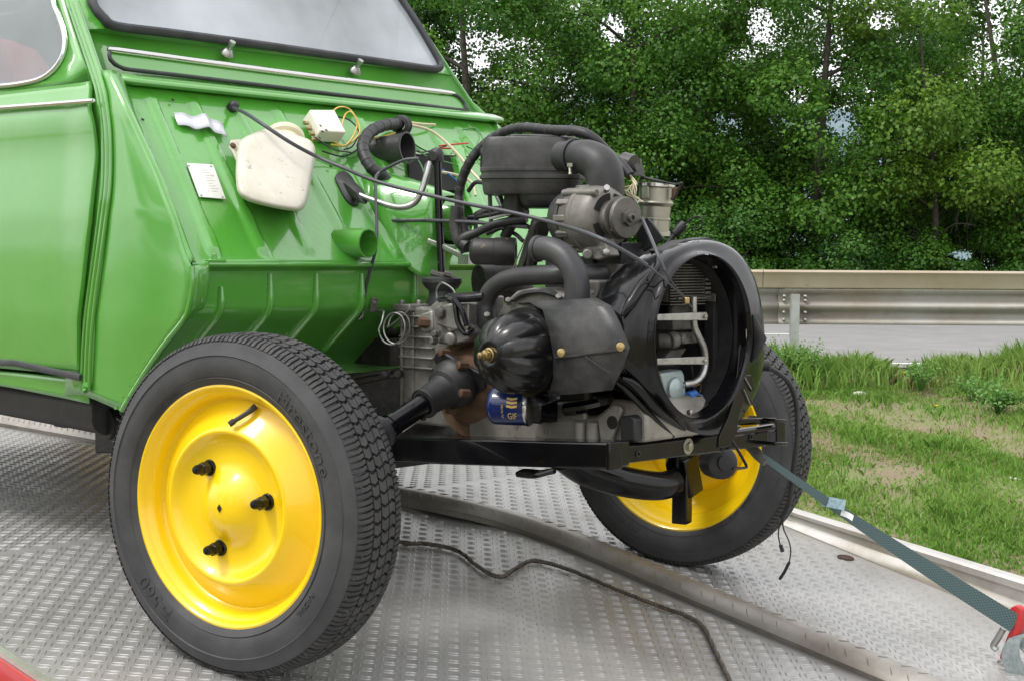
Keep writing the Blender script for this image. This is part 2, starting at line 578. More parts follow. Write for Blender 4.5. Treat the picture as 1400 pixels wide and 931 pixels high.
def strip(name, w0, w1, z, u0, u1, m, kind="structure", label=None):
    b = MB()
    b.add([bgp(u0, w0, z), bgp(u1, w0, z), bgp(u1, w1, z), bgp(u0, w1, z)], [(0, 1, 2, 3)])
    o = b.build(name, m, smooth=None)
    return tag(o, kind=kind, label=label)
road = strip("road", 13.35, 25.6, -0.545, -120, 120, ASPH, label="grey asphalt road behind the guardrail")
mk = MB()
for k in range(-6, 7):
    u0 = 3.75 - 3.0 + k * 9.0
    mk.add([bgp(u0, 19.1, -.541), bgp(u0 + 3.0, 19.1, -.541), bgp(u0 + 3.0, 19.24, -.541), bgp(u0, 19.24, -.541)], [(0, 1, 2, 3)])
mk.add([bgp(-60, 13.75, -.541), bgp(60, 13.75, -.541), bgp(60, 13.9, -.541), bgp(-60, 13.9, -.541)], [(0, 1, 2, 3)])
tag(mk.build("road_marking", PAINTW, smooth=None), kind="structure", label="white dashed centre line on the road")

# far hill
h = MB()
hu = [-420 + 20 * i for i in range(43)]
def hz(u):
    return 36 + 9 * math.sin(u * .013 + .6) + 4 * math.sin(u * .041) - max(0, abs(u - 60) - 200) * .10
hv = []
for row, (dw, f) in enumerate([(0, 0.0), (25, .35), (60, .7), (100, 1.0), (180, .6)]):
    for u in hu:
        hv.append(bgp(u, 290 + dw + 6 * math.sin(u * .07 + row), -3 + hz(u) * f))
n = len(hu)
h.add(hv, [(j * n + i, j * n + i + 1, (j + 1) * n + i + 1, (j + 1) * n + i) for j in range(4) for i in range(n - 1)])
tag(h.build("hill", HILLM), kind="structure", label="wooded hill tinted blue green as distance haze far behind the trees")

# ------------------------------------------------------------------ guardrail
RW = 12.7
pu = (1085 - 700) / FOC * RW
gr = thing("guardrail", bgp(3.0, RW, -.57), "galvanised roadside guardrail with a box beam above a corrugated beam", "guardrail")
def zpx(py, w):
    return CAM[2] - w * ((py - 465.5) / FOC + .0557)
zt, zb1, zb2 = zpx(367, RW), zpx(391.5, RW), zpx(441, RW)
# profiles given as (towards camera, z)
hb = zt - zb1
boxp = [(-.02, zt - .005), (.0, zt), (.055, zt), (.068, zt - .018), (.062, zt - .035), (.05, zt - .05), (.05, zb1 + .012), (.045, zb1), (-.02, zb1), (-.05, zb1 + .02), (-.05, zt - .03)]
H = zb1 - zb2 - .006
wp = []
for i in range(25):
    t = i / 24
    d = .030 * math.cos(t * 4 * PI + .15) * (1 if .06 < t < .94 else .6)
    wp.append((d, zb1 - .006 - t * H))
def extr(prof, u0, u1, w, closed, seg=1):
    rings = []
    for u in (u0, u1):
        rings.append([bgp(u, w - d, z) for d, z in prof])
    m = MB()
    m.loft(rings, closed, closed)
    return m
for u0, u1 in ((-17.0, 0.0), (0.0, 4.0), (4.0, 8.0), (8.0, 20.0)):
    pass
b = extr(boxp, -30, 2.15, RW, True)
b.build("box_beam", GALVB, gr, smooth=50)
b = extr(boxp, 2.155, 30, RW, True)
b.build("box_beam", GALVB, gr, smooth=50)
for u0, u1, dw in ((-30, pu + .15, 0.0), (pu - .13, 30, -0.006)):
    b = extr(wp, u0, u1, RW + dw, False)
    b.build("corrugated_beam", GALV, gr, smooth=60, solid=.004)
# sigma post, copied along the rail; the one in view stands just right of the car
pb = MB()
pp = [(-.042, .0), (.028, .0), (.028, .012), (-.028, .012), (-.028, .07), (.028, .07), (.028, .082), (-.042, .082)]
zpt = zpx(399, RW)
pb.loft([[bgp(pu + a, RW - .06 - c, z) for a, c in pp] for z in (-.95, zpt - .004)], True, True)
post = pb.build("post", POSTM, gr, smooth=None)
for k in (-4, -3, -2, -1, 1, 2, 3, 4):
    inst(post, "post", Matrix.Translation(BR * 4.0 * k), gr)
bolt = None
for du in (-.085, .095):
    for zz in (zpx(403, RW), zpx(409, RW), zpx(425, RW), zpx(435, RW)):
        q = bgp(pu + du, RW - .034, zz)
        if bolt is None:
            m = MB()
            m.lathe([(0, .016), (.006, .015), (.011, .008), (.012, 0)], (0, 0, 0), -BF, 10)
            bolt = m.build("bolt", STEEL, None)
            attach(bolt, gr, Matrix.Translation(q))
        else:
            inst(bolt, "bolt", Matrix.Translation(q), gr)

# ------------------------------------------------------------------ leaves and trees
LEAF = np.array([(0, 0, 0), (-.42, .52, .12), (0, 1.0, -.05), (.42, .52, .12)])
def leaves(centers, outward, size, jitter=.5):
    N = len(centers)
    nrm = outward + RNG.normal(0, jitter, (N, 3))
    nrm[:, 2] += .55
    nrm /= np.linalg.norm(nrm, axis=1)[:, None] + 1e-9
    r = RNG.normal(0, 1, (N, 3))
    r[:, 2] -= .5
    t = r - nrm * (r * nrm).sum(1)[:, None]
    t /= np.linalg.norm(t, axis=1)[:, None] + 1e-9
    s = np.cross(nrm, t)
    sz = size * RNG.uniform(.6, 1.25, N)
    V = centers[:, None, :] + sz[:, None, None] * (LEAF[None, :, 0:1] * s[:, None, :] + (LEAF[None, :, 1:2] - .5) * t[:, None, :] + LEAF[None, :, 2:3] * nrm[:, None, :])
    return V.reshape(-1, 3)

def clump_cloud(cc, rr, per, flat=.75):
    """leaf centres in shells about clump centres"""
    N = len(cc)
    d = RNG.normal(0, 1, (N, per, 3))
    d /= np.linalg.norm(d, axis=2)[:, :, None]
    rad_ = RNG.uniform(.35, 1.0, (N, per)) ** .6
    P = d * rad_[:, :, None] * rr[:, None, None]
    P[:, :, 2] *= flat
    P[:, :, 2] -= .25 * (P[:, :, 0] ** 2 + P[:, :, 1] ** 2) / rr[:, None]
    return (cc[:, None, :] + P).reshape(-1, 3), d.reshape(-1, 3)

SKYHOLES = [(838, 40, 40, 45), (1040, 35, 38, 50), (1205, 30, 45, 30), (1130, 100, 40, 20), (1150, 165, 45, 40), (1090, 130, 40, 30),
            (1210, 222, 26, 16), (660, 85, 24, 20), (1115, 265, 45, 22), (1080, 350, 30, 12), (1310, 350, 40, 14), (1300, 245, 24, 12), (1160, 300, 20, 12)]
def thin(P, keep=0.12):
    """let the gaps one sees between the crowns stay open"""
    c = P @ RC.T + TC
    px = 700 + FOC * c[:, 0] / c[:, 2]
    py = 465.5 + FOC * c[:, 1] / c[:, 2]
    m = np.ones(len(P), bool)
    for x, y, a, b in SKYHOLES:
        q = ((px - x) / (a * .52)) ** 2 + ((py - y) / (b * .52)) ** 2
        k = q + RNG.normal(0, .38, len(P))
        m &= (k > 1) | (RNG.random(len(P)) < keep)
    return m

def tree(px, w, height, cr, m, label, lean=0.0, zlow=1.0, per=450, nclump=60, leaf=.08, trunk=.13, group="trees beyond the road", dx=0.0, fill=44):
    u = (px - 700) / FOC * w
    base = bgp(u, w, gz(w))
    root = thing("tree", base, label, "tree", group)
    tk = MB()
    height = min(height, 7.4)
    top = base + Vector((0, 0, height * .85)) + BR * lean
    mid = base + Vector((0, 0, height * .4)) + BR * (lean * .35 + .1)
    tk.tube([base - Vector((0, 0, .2)), base.lerp(mid, .5) + BR * .04, mid, top], [trunk * 1.25, trunk, trunk * .75, trunk * .2], n=10, k=5)
    P = smooth_path([base, base.lerp(mid, .5) + BR * .04, mid, top], 6)
    cc, rr = [], []
    nl = max(10, nclump // 5)
    per_limb = nclump // nl
    for i in range(nl):
        t = .18 + .8 * (i + random.random()) / nl
        p = P[min(int(t * len(P)), len(P) - 1)]
        ang = i * 2.399 + random.uniform(-.4, .4)
        frac = (p.z - base.z) / height
        L = cr * (1.15 - .5 * max(0, frac - .45)) * random.uniform(.6, 1.05)
        d = BR * math.cos(ang) + BF * math.sin(ang)
        tip = p + d * L + Vector((0, 0, L * random.uniform(.0, .35)))
        md = p.lerp(tip, .5) + Vector((0, 0, .12 * L))
        tk.tube([p, md, tip], [trunk * .34, trunk * .2, trunk * .06], n=6, k=3)
        for k in range(per_limb):
            s = .3 + .75 * (k + random.random()) / per_limb
            q = p.lerp(tip, s) + Vector((random.gauss(0, .28), random.gauss(0, .28), random.gauss(0, .25)))
            tw = p.lerp(tip, min(s, .95) * .85)
            if q.z < base.z + zlow:
                q.z = base.z + zlow + random.random() * .5
            cc.append(q)
            rr.append(random.uniform(.5, .85))
            tk.tube([tw, q], [trunk * .07, trunk * .03], n=4, k=1)
    tk.build("trunk", BARK, root, smooth=60)
    for i in range(fill):
        t = random.uniform(.0, 1)
        a = random.uniform(0, 2 * PI)
        q = base + BR * (math.cos(a) * cr * random.random() ** .5 + lean * t) + BF * (math.sin(a) * cr * .8) + Vector((0, 0, zlow + (6.9 - zlow) * t))
        cc.append(q)
        rr.append(random.uniform(.45, .8))
    cc = np.array([tuple(c) for c in cc])
    rr = np.array(rr)
    C_, D_ = clump_cloud(cc, rr, per)
    keep = (thin(C_) if w > 0 else np.ones(len(C_), bool)) & (C_[:, 2] < zlim(C_))
    C_, D_ = C_[keep], D_[keep]
    V = leaves(C_, D_, leaf)
    N = len(C_)
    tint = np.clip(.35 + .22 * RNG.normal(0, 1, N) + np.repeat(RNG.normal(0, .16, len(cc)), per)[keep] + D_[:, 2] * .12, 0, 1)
    me = fast_mesh("crown", V, 4, m, tint)
    o = bpy.data.objects.new("crown", me)
    COL.objects.link(o)
    attach(o, root)
    return root

def zlim(P):
    """nothing needs to stand far above what the photograph could see"""
    return np.full(len(P), 8.5)

# (pixel of trunk, distance, height, crown radius, material, label, lean)
tree(640, 27.5, 7.4, 2.0, LEAF_MAPLE, "bushy mid green tree rising just behind the windscreen of the green car", -.2, zlow=1.2, leaf=.078)
tree(745, 31.0, 8.6, 2.3, LEAF_DARK, "dark shaded tree behind the air filter box", .1, zlow=.6, nclump=75)
tree(850, 28.6, 8.2, 2.2, LEAF_MAPLE, "broad bright green maple above the elbow hose and alternator", .2, zlow=.8, nclump=75, leaf=.078)
tree(965, 29.4, 8.0, 1.9, LEAF_MAPLE, "full mid green maple left of the dark slender trunk", -.1, zlow=.8, nclump=70)
tree(1098, 28.0, 8.4, 1.7, LEAF_MAPLE, "slender dark trunked maple with sky gaps around its crown", .45, zlow=1.9, nclump=50)
tree(1203, 33.0, 8.4, 1.9, LEAF_DARK, "dark leaved tree on a thin straight trunk with blue hill showing beside it", -.05, zlow=2.2, nclump=55)
tree(1275, 27.2, 6.2, 1.3, LEAF_YEL, "yellow green tree with drooping leaves", -.35, zlow=2.4, nclump=40, leaf=.085, trunk=.07, fill=6)
tree(1388, 28.6, 8.2, 2.0, LEAF_MAPLE, "leaning dark trunked tree farthest to the right", -.75, zlow=1.5, nclump=62)
tree(1330, 34.0, 9.0, 2.4, LEAF_DARK, "dark tree standing behind the yellow green one", .1, zlow=.8, nclump=75)
tree(1035, 36.0, 9.0, 2.2, LEAF_DARK, "dark tree in the second row behind the slender maple", .1, zlow=.8, nclump=60)
tree(900, 36.5, 9.4, 2.6, LEAF_DARK, "tall dark tree in the second row behind the broad maple", .1, zlow=.6, nclump=75)
tree(560, 30.0, 8.4, 2.4, LEAF_DARK, "dark tree mostly behind the car roof", .1, zlow=.6, nclump=60)
for px, w, lb in ((430, 29, "tree behind the car roof nearest the windscreen"), (250, 31, "tree behind the middle of the car roof"), (60, 29, "tree behind the rear of the car roof"), (-200, 30, "roadside tree farthest to the left"), (1560, 29, "tree just right of the leaning trunk"), (1750, 31, "roadside tree second to the right of the leaning trunk"), (1960, 29, "roadside tree third to the right of the leaning trunk"), (2200, 30, "roadside tree farthest to the right")):
    tree(px, w, 8.2, 2.2, LEAF_MAPLE, lb, .1, zlow=.5, nclump=46, per=150, leaf=.13, fill=40, group="trees further along the road")

# the trees on the near side of the trailer, behind the photographer, which the paint and the glass mirror
for i, (x_, y_) in enumerate(((7, -13.5), (2, -15), (-4, -15.5), (-10, -15))):
    d_ = Vector((x_ - CAM[0], y_ - CAM[1], 0))
    w_, u_ = d_.dot(BF), d_.dot(BR)
    tree(700 + FOC * u_ / w_, w_, 7.4, 2.4, LEAF_DARK, ["tree behind the photographer, straight in line with the car's nose", "tree on the near side level with the car's front wheels", "tree on the near side level with the car's tail", "tree on the near side behind the car"][i], .1, zlow=.5, nclump=36, per=120, leaf=.17, fill=36, group="trees on the near side of the trailer")

def bush(px, w, wid, hgt, m, label, n=34, per=480, leaf=.066):
    u = (px - 700) / FOC * w
    base = bgp(u, w, gz(w))
    root = thing("bush", base, label, "bush", "bushes along the far verge")
    st = MB()
    cc, rr = [], []
    for i in range(n):
        a = random.uniform(0, 2 * PI)
        r = math.sqrt(random.random()) * wid
        q = base + BR * (math.cos(a) * r) + BF * (math.sin(a) * r * .6) + Vector((0, 0, random.uniform(.15, 1) * hgt * (1 - .35 * (r / wid) ** 2)))
        cc.append(tuple(q))
        rr.append(random.uniform(.32, .56))
        st.tube([base + BR * random.uniform(-.2, .2), base.lerp(q, .5) + Vector((0, 0, .15)), q], [.03, .02, .008], n=5, k=2)
    st.build("stem", BARK, root)
    cc, rr = np.array(cc), np.array(rr)
    C_, D_ = clump_cloud(cc, rr, per)
    keep = thin(C_, .25)
    C_, D_ = C_[keep], D_[keep]
    V = leaves(C_, D_, leaf)
    tint = np.clip(.4 + .22 * RNG.normal(0, 1, len(C_)) + np.repeat(RNG.normal(0, .15, len(cc)), per)[keep], 0, 1)
    o = bpy.data.objects.new("foliage", fast_mesh("foliage", V, 4, m, tint))
    COL.objects.link(o)
    attach(o, root)

bush(655, 27.2, 1.0, 2.2, LEAF_BUSH, "pale green bush beside the windscreen pillar of the green car")
bush(880, 27.0, 1.2, 2.3, LEAF_BUSH, "leafy bush behind the tin duct")
bush(985, 26.6, 1.15, 2.0, LEAF_BUSH, "rounded bright bush just above the fan shroud", 30)
bush(1062, 27.4, .9, 1.3, LEAF_MAPLE, "low bush under the slender maple trunk", 20)
bush(1160, 26.8, 1.15, 1.75, LEAF_BUSH, "wide green bush above the guardrail post", 28)
bush(1262, 27.0, 1.0, 1.45, LEAF_MAPLE, "low dark bush under the yellow green tree", 22)
bush(1352, 26.7, .9, 1.0, LEAF_BUSH, "low greyish bush at the right end of the verge", 18)
bush(1420, 27.3, 1.0, 1.3, LEAF_MAPLE, "bush by the right edge under the leaning trunk", 20)
bush(760, 27.6, 1.3, 2.0, LEAF_MAPLE, "dense bush hidden mostly by the air filter box", 26)

# ------------------------------------------------------------------ grass on the bank
def blades(N, ufun, wfun, hfun, name, m, wid=.006):
    u = ufun(N)
    w = wfun(N, u)
    # patches: leave earth bare in places
    pat = np.sin(u * 3.1 + w * 1.3) + np.sin(u * 1.3 - w * 2.9 + 1) + np.sin(u * 6.7 + 2.0) * .5 + np.sin(w * 7.9 + u * 2) * .5
    dens = np.clip(.72 + .42 * pat + .7 * np.clip((w - 11.2) / .5, 0, 1) + .6 * np.clip((8.9 - w) / .8, 0, 1) - .42 * np.clip((w - 9.0) / .4, 0, 1) * np.clip((11.5 - w) / .4, 0, 1), .16, 1)
    k = RNG.random(N) < dens
    u, w, pat = u[k], w[k], pat[k]
    N = len(u)
    z = np.interp(w, [6.4, 7.6, 9, 11, 12.3, 13.2], [-1.12, -.98, -.84, -.66, -.57, -.57])
    z += 0.035 * (np.sin(u * 2.1 + w) + np.sin(u * 5.3 - 2.2 * w) * .6) * (w < 12.2)
    base = np.array([CAM[0], CAM[1], 0]) + u[:, None] * np.array(BR) + w[:, None] * np.array(BF)
    base[:, 2] = z - .01
    hgt = hfun(u, w) * RNG.uniform(.5, 1.3, N)
    a = RNG.uniform(0, 2 * PI, N)
    lean = np.stack([np.cos(a), np.sin(a), np.zeros(N)], 1)
    side = np.stack([-np.sin(a), np.cos(a), np.zeros(N)], 1)
    b2 = RNG.uniform(0, 2 * PI, N)
    side = np.stack([np.cos(b2), np.sin(b2), np.zeros(N)], 1)
    up = np.array([0, 0, 1.0])
    bend = RNG.uniform(.15, .75, N)[:, None]
    h_ = hgt[:, None]
    ww = (wid * RNG.uniform(.6, 1.4, N))[:, None]
    p0, p1 = base - side * ww, base + side * ww
    m0 = base + up * h_ * .6 + lean * h_ * bend * .3
    p2, p3 = m0 + side * ww * .75, m0 - side * ww * .75
    tip = base + up * h_ * (1 - .3 * bend) + lean * h_ * bend
    V = np.stack([p0, p1, p2, tip, p3], 1).reshape(-1, 3)
    tint = np.clip(.45 + .2 * RNG.normal(0, 1, N) + .1 * np.sin(u * 2) + .15 * np.sin(w * 3 + u), 0, 1)
    o = bpy.data.objects.new(name, fast_mesh(name, V, 5, m, tint))
    COL.objects.link(o)
    tag(o, kind="stuff", label="dry pale grass among the green on the bank" if name == "dry_grass" else "green grass growing on the bank")
    return o
DRYM = leaf_mat("dry_grass", (0.30, 0.24, 0.12), (0.46, 0.38, 0.22), 0.2)
def uf(N):
    return RNG.uniform(.2, 6.0, N)
blades(150000, lambda N: RNG.uniform(.9, 5.2, N), lambda N, u: RNG.uniform(6.5, 12.2, N), lambda u, w: .045 + .02 * np.sin(u * 4 + w * 3) + .03 * (np.sin(u * 7.3 + w * 2) * np.sin(w * 5.1 - u * 3) > .45), "grass", GRASSM, .0045)
blades(22000, lambda N: RNG.uniform(1.6, 6.0, N), lambda N, u: 12.25 + RNG.normal(0, .22, N), lambda u, w: .20 + .07 * np.sin(u * 3.3) + .05 * np.sin(u * 9), "tall_grass", GRASSM)
blades(16000, lambda N: RNG.uniform(1.4, 5.4, N), lambda N, u: RNG.uniform(8.8, 12.3, N), lambda u, w: .05 + .10 * (w > 11.8), "dry_grass", DRYM, .003)
blades(26000, lambda N: RNG.uniform(-5, 1.2, N), lambda N, u: RNG.uniform(6.5, 12.6, N), lambda u, w: .10 + 0 * u, "grass", GRASSM, .009)

blades(45000, lambda N: RNG.uniform(5.0, 11.0, N), lambda N, u: RNG.uniform(6.5, 12.6, N), lambda u, w: .07 + 0 * u, "grass", GRASSM, .007)

def weed(px, py_, w, hgt, n, label, m=WEEDM, broad=.024, cat="plant", wid=.25):
    u = (px - 700) / FOC * w
    base = bgp(u, w, gz(w))
    root = thing("weed", base, label, cat, "weeds on the bank")
    st = MB()
    pts, out = [], []
    for i in range(n):
        a = random.uniform(0, 2 * PI)
        d = Vector((math.cos(a), math.sin(a), 0)) * random.uniform(.2, 1) * wid
        tip = base + d + Vector((0, 0, hgt * random.uniform(.55, 1.05)))
        md = base + d * .4 + Vector((0, 0, hgt * .45))
        st.tube([base + d * .1, md, tip], [.004, .003, .0015], n=4, k=3)
        for p in smooth_path([md, md.lerp(tip, .5), tip], 4):
            for k in range(3):
                pts.append(tuple(p + Vector((random.gauss(0, .028), random.gauss(0, .028), random.gauss(0, .02)))))
                out.append((d.x, d.y, .4))
    st.build("stalk", WEEDM, root, smooth=None)
    P = np.array(pts)
    V = leaves(P, np.array(out), broad, .7)
    o = bpy.data.objects.new("leaves", fast_mesh("leaves", V, 4, m, np.clip(.5 + .25 * RNG.normal(0, 1, len(P)), 0, 1)))
    COL.objects.link(o)
    attach(o, root)
weed(1070, 0, 12.1, .36, 16, "bushy green weed left of the guardrail post")
weed(1104, 0, 12.0, .34, 18, "bushy green weed at the foot of the guardrail post")
weed(1262, 0, 11.7, .24, 16, "leafy weed in the tall grass right of the post")
weed(1335, 0, 11.2, .20, 20, "light green leafy weed above the bare earth")
weed(1366, 0, 10.7, .20, 26, "thick grass like tuft at the right of the bank", broad=.03)
yf = MB()
for px, py_, w in ((1239, 507, 11.6), (1398, 498, 11.9), (1284, 552, 10.6)):
    yf.lathe([(0, .006), (.01, .016), (.012, 0)], A(px, py_, z=0) * 0 + bgp((px - 700) / FOC * w, w, zpx(py_, w)), (0, 0, 1), 8)
tag(yf.build("flower_heads", YFLOWER), kind="stuff", label="small yellow flowers among the tall grass")
for i, (px, w, r) in enumerate(((1178, 11.45, .05), (1186, 10.0, .025), (1258, 9.6, .03), (1136, 9.0, .025), (1390, 8.6, .06))):
    q = bgp((px - 700) / FOC * w, w, gz(w) + .01)
    sb = MB()
    sb.lathe([(-.3 * r, .7 * r), (0, r), (.35 * r, .75 * r), (.5 * r, 0)], q, (0, 0, 1), 7, rfun=lambda ph, h, r_: 1 + .25 * math.sin(2 * ph + h * 90) + .12 * math.cos(3 * ph))
    o = sb.build("stone", STONE, None, smooth=20)
    tag(o, ["pale flat stone on the bank below the tall grass", "little pale stone in the bare earth of the upper bank", "little pale stone in the middle of the bank",
            "little pale stone near the far wheel of the car", "pale flat stone low on the bank at the right edge"][i], "stone", "pale stones on the bank")
#=DECK=
# ------------------------------------------------------------------ flatbed deck: level at the back, sloping down to the right of the kink
KX, SL = -0.75, 0.137
def dz(x):
    return -.29 - SL * x if x > KX else -.29 - SL * KX
PN = (SL, 0, 1.0)
def D(px, py, off=0.0):
    """point of the deck seen at a pixel"""
    p = hit(px, py, (0, 0, -.29 + off), PN)
    if p.x < KX:
        p = A(px, py, z=dz(-2) + off)
    return p

deck = thing("flatbed", (0, 0, -.32), "aluminium tread plate deck of a flatbed trailer under the green car", "flatbed trailer")
e0, e1 = D(0, 882, .075), D(75, 931, .075)          # top edge of the near side rail
r0, r1 = D(1110, 708, .07), D(1400, 806, .07)       # top edge of the far side rail
def yline(a, b, x):
    return a.y + (b.y - a.y) * (x - a.x) / (b.x - a.x)
YN = lambda x: -1.0
b0, b1 = D(1070, 718, 0), D(1358, 836, 0)           # foot of the far side rail on the plate
YF = lambda x: yline(b0, b1, min(1.0, max(-.25, x)))
b = MB()
xs = [-6.0, KX, -.25, 1.0, 2.6]
for i in range(4):
    x0, x1 = xs[i], xs[i + 1]
    b = MB()
    b.prism([(x0, YN(x0), dz(x0)), (x1, YN(x1), dz(x1)), (x1, YF(x1) - .0005, dz(x1)), (x0, YF(x0) - .0005, dz(x0))], (0, 0, -.006))
    b.build("deck_plate", DECK, deck, smooth=None)

# ridge between the wheel tracks
rb = [D(1240, 952), D(1100, 893), D(928, 820), D(714, 731), D(540, 689)]
lb = [A(154, 611, z=dz(-2)), A(0, 583, z=dz(-2))]
kk = Vector((KX, rb[-1].y * .5 + lb[0].y * .5, dz(KX)))
kk = D(540, 689); kk.z = dz(kk.x)
path = [rb[0] + (rb[0] - rb[1]) * 3] + rb + lb + [lb[1] + (lb[1] - lb[0]) * 1.2]
prof = [(.010, -.003), (.008, .010), (-.002, .014), (.004, .024), (.020, .036), (.030, .039), (.045, .039), (.060, .034), (.10, .004), (.105, -.003)]
path = smooth_path(path[:7], 4) + path[7:]
def ridge_ring(i):
    p = path[i]
    t = (path[min(i + 1, len(path) - 1)] - path[max(i - 1, 0)])
    t.z = 0
    t.normalize()
    nrm = Vector((t.y, -t.x, 0))
    if nrm.y < 0:
        nrm = -nrm
    return [p + nrm * a + Vector((0, 0, h)) for a, h in prof]
b = MB()
b.loft([ridge_ring(i) for i in range(len(path))], False, False)
ridge = b.build("guide_ridge", RIDGEM, deck, smooth=30)
def ridge_y(x):
    ps = sorted(path, key=lambda p: p.x)
    for p, q in zip(ps, ps[1:]):
        if x <= q.x:
            return p.y + (q.y - p.y) * (x - p.x) / (q.x - p.x)
    return ps[-1].y

# raised tread pattern: pairs of lozenges, turned a right angle from one cell to the next
def treads():
    LZ = [(-.0115, 0, 0), (0, -.0025, 0), (.0115, 0, 0), (0, .0025, 0), (-.0055, 0, .0018), (.0055, 0, .0018)]
    F_ = [(0, 1, 5, 4), (1, 2, 5), (2, 3, 4, 5), (3, 0, 4)]
    vs, fs = [], []
    p = .0268
    L = np.array(LZ)
    for i in range(int((-4.2) / p), int(2.2 / p)):
        x = i * p
        for j in range(int(-.98 / p), int(1.32 / p)):
            y = j * p
            if x < -2.6 and y > 1.3:
                continue
            ry = ridge_y(x)
            if ry - .02 < y < ry + .12 or y > YF(x) - .02 or abs(x - KX) < .015:
                continue
            if x > 1.2 and y < -.2:
                continue
            a = PI / 4 if (i + j) % 2 else -PI / 4
            c, s = math.cos(a), math.sin(a)
            for k in (-1, 1):
                ox, oy = -s * k * .0054, c * k * .0054
                o = len(vs)
                for q in L:
                    X = x + ox + c * q[0] - s * q[1]
                    Y = y + oy + s * q[0] + c * q[1]
                    vs.append((X, Y, dz(X) + q[2]))
                fs += [tuple(t + o for t in f) for f in F_]
    b = MB()
    b.v, b.f = vs, fs
    o = b.build("tread_pattern", STUD, deck, smooth=None)
    tag(o, kind="stuff")
treads()
# the same lozenges pressed into the ridge
b = MB()
Q = [Vector(p) for p in path]
for i in range(len(Q) - 1):
    a, c = Q[i], Q[i + 1]
    L = (c - a).length
    t = (c - a) / L
    nrm = Vector((t.y, -t.x, 0)).normalized()
    if nrm.y < 0:
        nrm = -nrm
    for k in range(int(L / .038)):
        o = a + t * (k * .038)
        for (ca, ch), (da, dh), sk in (((.006, .0265), (.018, .0355), 1), ((.034, .0402), (.052, .0392), -1)):
            p0 = o + nrm * ca + Vector((0, 0, ch))
            p1 = o + nrm * da + Vector((0, 0, dh)) + t * .013 * sk
            b.tube([p0, p0.lerp(p1, .5), p1], [.0006, .0016, .0006], n=4, k=1)
tag(b.build("ridge_tread_pattern", RIDGEM, deck, smooth=None), kind="stuff")
# far side rail
b = MB()
YB = YF
ht0, ht1 = A(1070, 697, y=b0.y).z, A(1358, 785, y=b1.y).z      # its top edge, straight above the foot
def rail_h(x):
    return max(.034, ht0 + (ht1 - ht0) * (x - b0.x) / (b1.x - b0.x) - dz(x)) if x > b0.x else .037
def rail_sec(x):
    y, z, h = YB(x), dz(x), rail_h(x)
    return [Vector((x, y + a, z + c)) for a, c in [(0, -.02), (0, .003), (.010, h * .30), (.020, h * .42), (.022, h * .50), (.024, h * .70), (.018, h * .76), (.018, h * .93), (.026, h), (.055, h), (.060, h - .006), (.060, -.1), (.03, -.1)]]
b.loft([rail_sec(x) for x in (-.742, -.25, -.07, .2, .4, .6, .8, 1.0, 2.6)], True, True)
b.build("side_rail", RAILM, deck, smooth=30)
b = MB()
b.loft([rail_sec(x) for x in (-3.9, -.752)], True, True)
b.build("side_rail", RAILM, deck, smooth=30)
# near side rail: pale top lip, red outer side
d_ = (e1 - e0).normalized()
nn = Vector((d_.y, -d_.x, 0)).normalized()
if nn.y > 0:
    nn = -nn
EA, EB = e0 - d_ * 1.4, e0 + d_ * 2.2
b = MB()
b.loft([[q, q + nn * .014 + Vector((0, 0, .0)), q + nn * .016 - Vector((0, 0, .012)), q - Vector((0, 0, .09))] for q in (EA, EB)], True, True)
b.build("side_rail", RAILM, deck, smooth=None)
b = MB()
b.loft([[q + nn * .0165 - Vector((0, 0, .006)), q + nn * .026 - Vector((0, 0, .006)), q + nn * .034 - Vector((0, 0, .03)), q + nn * .034 - Vector((0, 0, .22)), q + nn * .0165 - Vector((0, 0, .22))] for q in (EA, EB)], True, True)
b.build("red_side_board", REDP, deck, smooth=30)
b = MB()
b.box((-4.6, 1.12, -.20), (1.4, .05, .16))
b.build("red_side_board", REDP, deck, smooth=None)
# frame under the deck
b = MB()
b.box((.6, .1, -.62), (4.0, .9, .12), Matrix.Rotation(math.atan(SL), 3, 'Y'))
b.build("frame_beam", BLACKM, deck, smooth=None)
# drain hole: dark disc on the plate as its shade, with a rusty lip
b = MB()
hp = D(1156, 762, .001)
e = Vector((PN[0], 0, 1)).normalized()
b.lathe([(0, .021), (.0022, .0205), (.0022, .0185), (.0012, .018), (.0012, 0)], hp, e, 24)
b.build("drain_hole", mat("rust_and_hole_shade", (.05, .022, .016), .8), deck)

# ------------------------------------------------------------------ winch rope on the deck
def Dp(px, py, off=.008):
    return D(px, py, off)
b = MB()
rp = [Dp(300, 610), Dp(440, 690), Dp(536, 737), Dp(585, 743), Dp(625, 752), Dp(655, 775), Dp(684, 788), Dp(706, 776), Dp(730, 766), Dp(775, 777), Dp(830, 800), Dp(890, 824), Dp(942, 843), Dp(962, 858), Dp(975, 884), Dp(990, 915), Dp(1008, 948), Dp(1040, 985)]
pth = smooth_path(rp, 14)
# laid strands: three wires wound round the line
cum = 0
strands = [[], [], []]
for i, p in enumerate(pth):
    t = (pth[min(i + 1, len(pth) - 1)] - pth[max(i - 1, 0)]).normalized()
    a, e1_, e2_ = frame(t)
    if i:
        cum += (p - pth[i - 1]).length
    for k in range(3):
        ph = cum / .022 * 2 * PI + k * 2 * PI / 3
        strands[k].append(p + e1_ * .0031 * math.cos(ph) + e2_ * .0031 * math.sin(ph))
for s in strands:
    dense = smooth_path(s, 1)
    b.tube(dense, .0028, n=6, k=1)
rope = b.build("winch_rope", ROPE, None, smooth=60)
tag(rope, "dark wire winch rope snaking across the tread plate deck between the wheels", "rope")

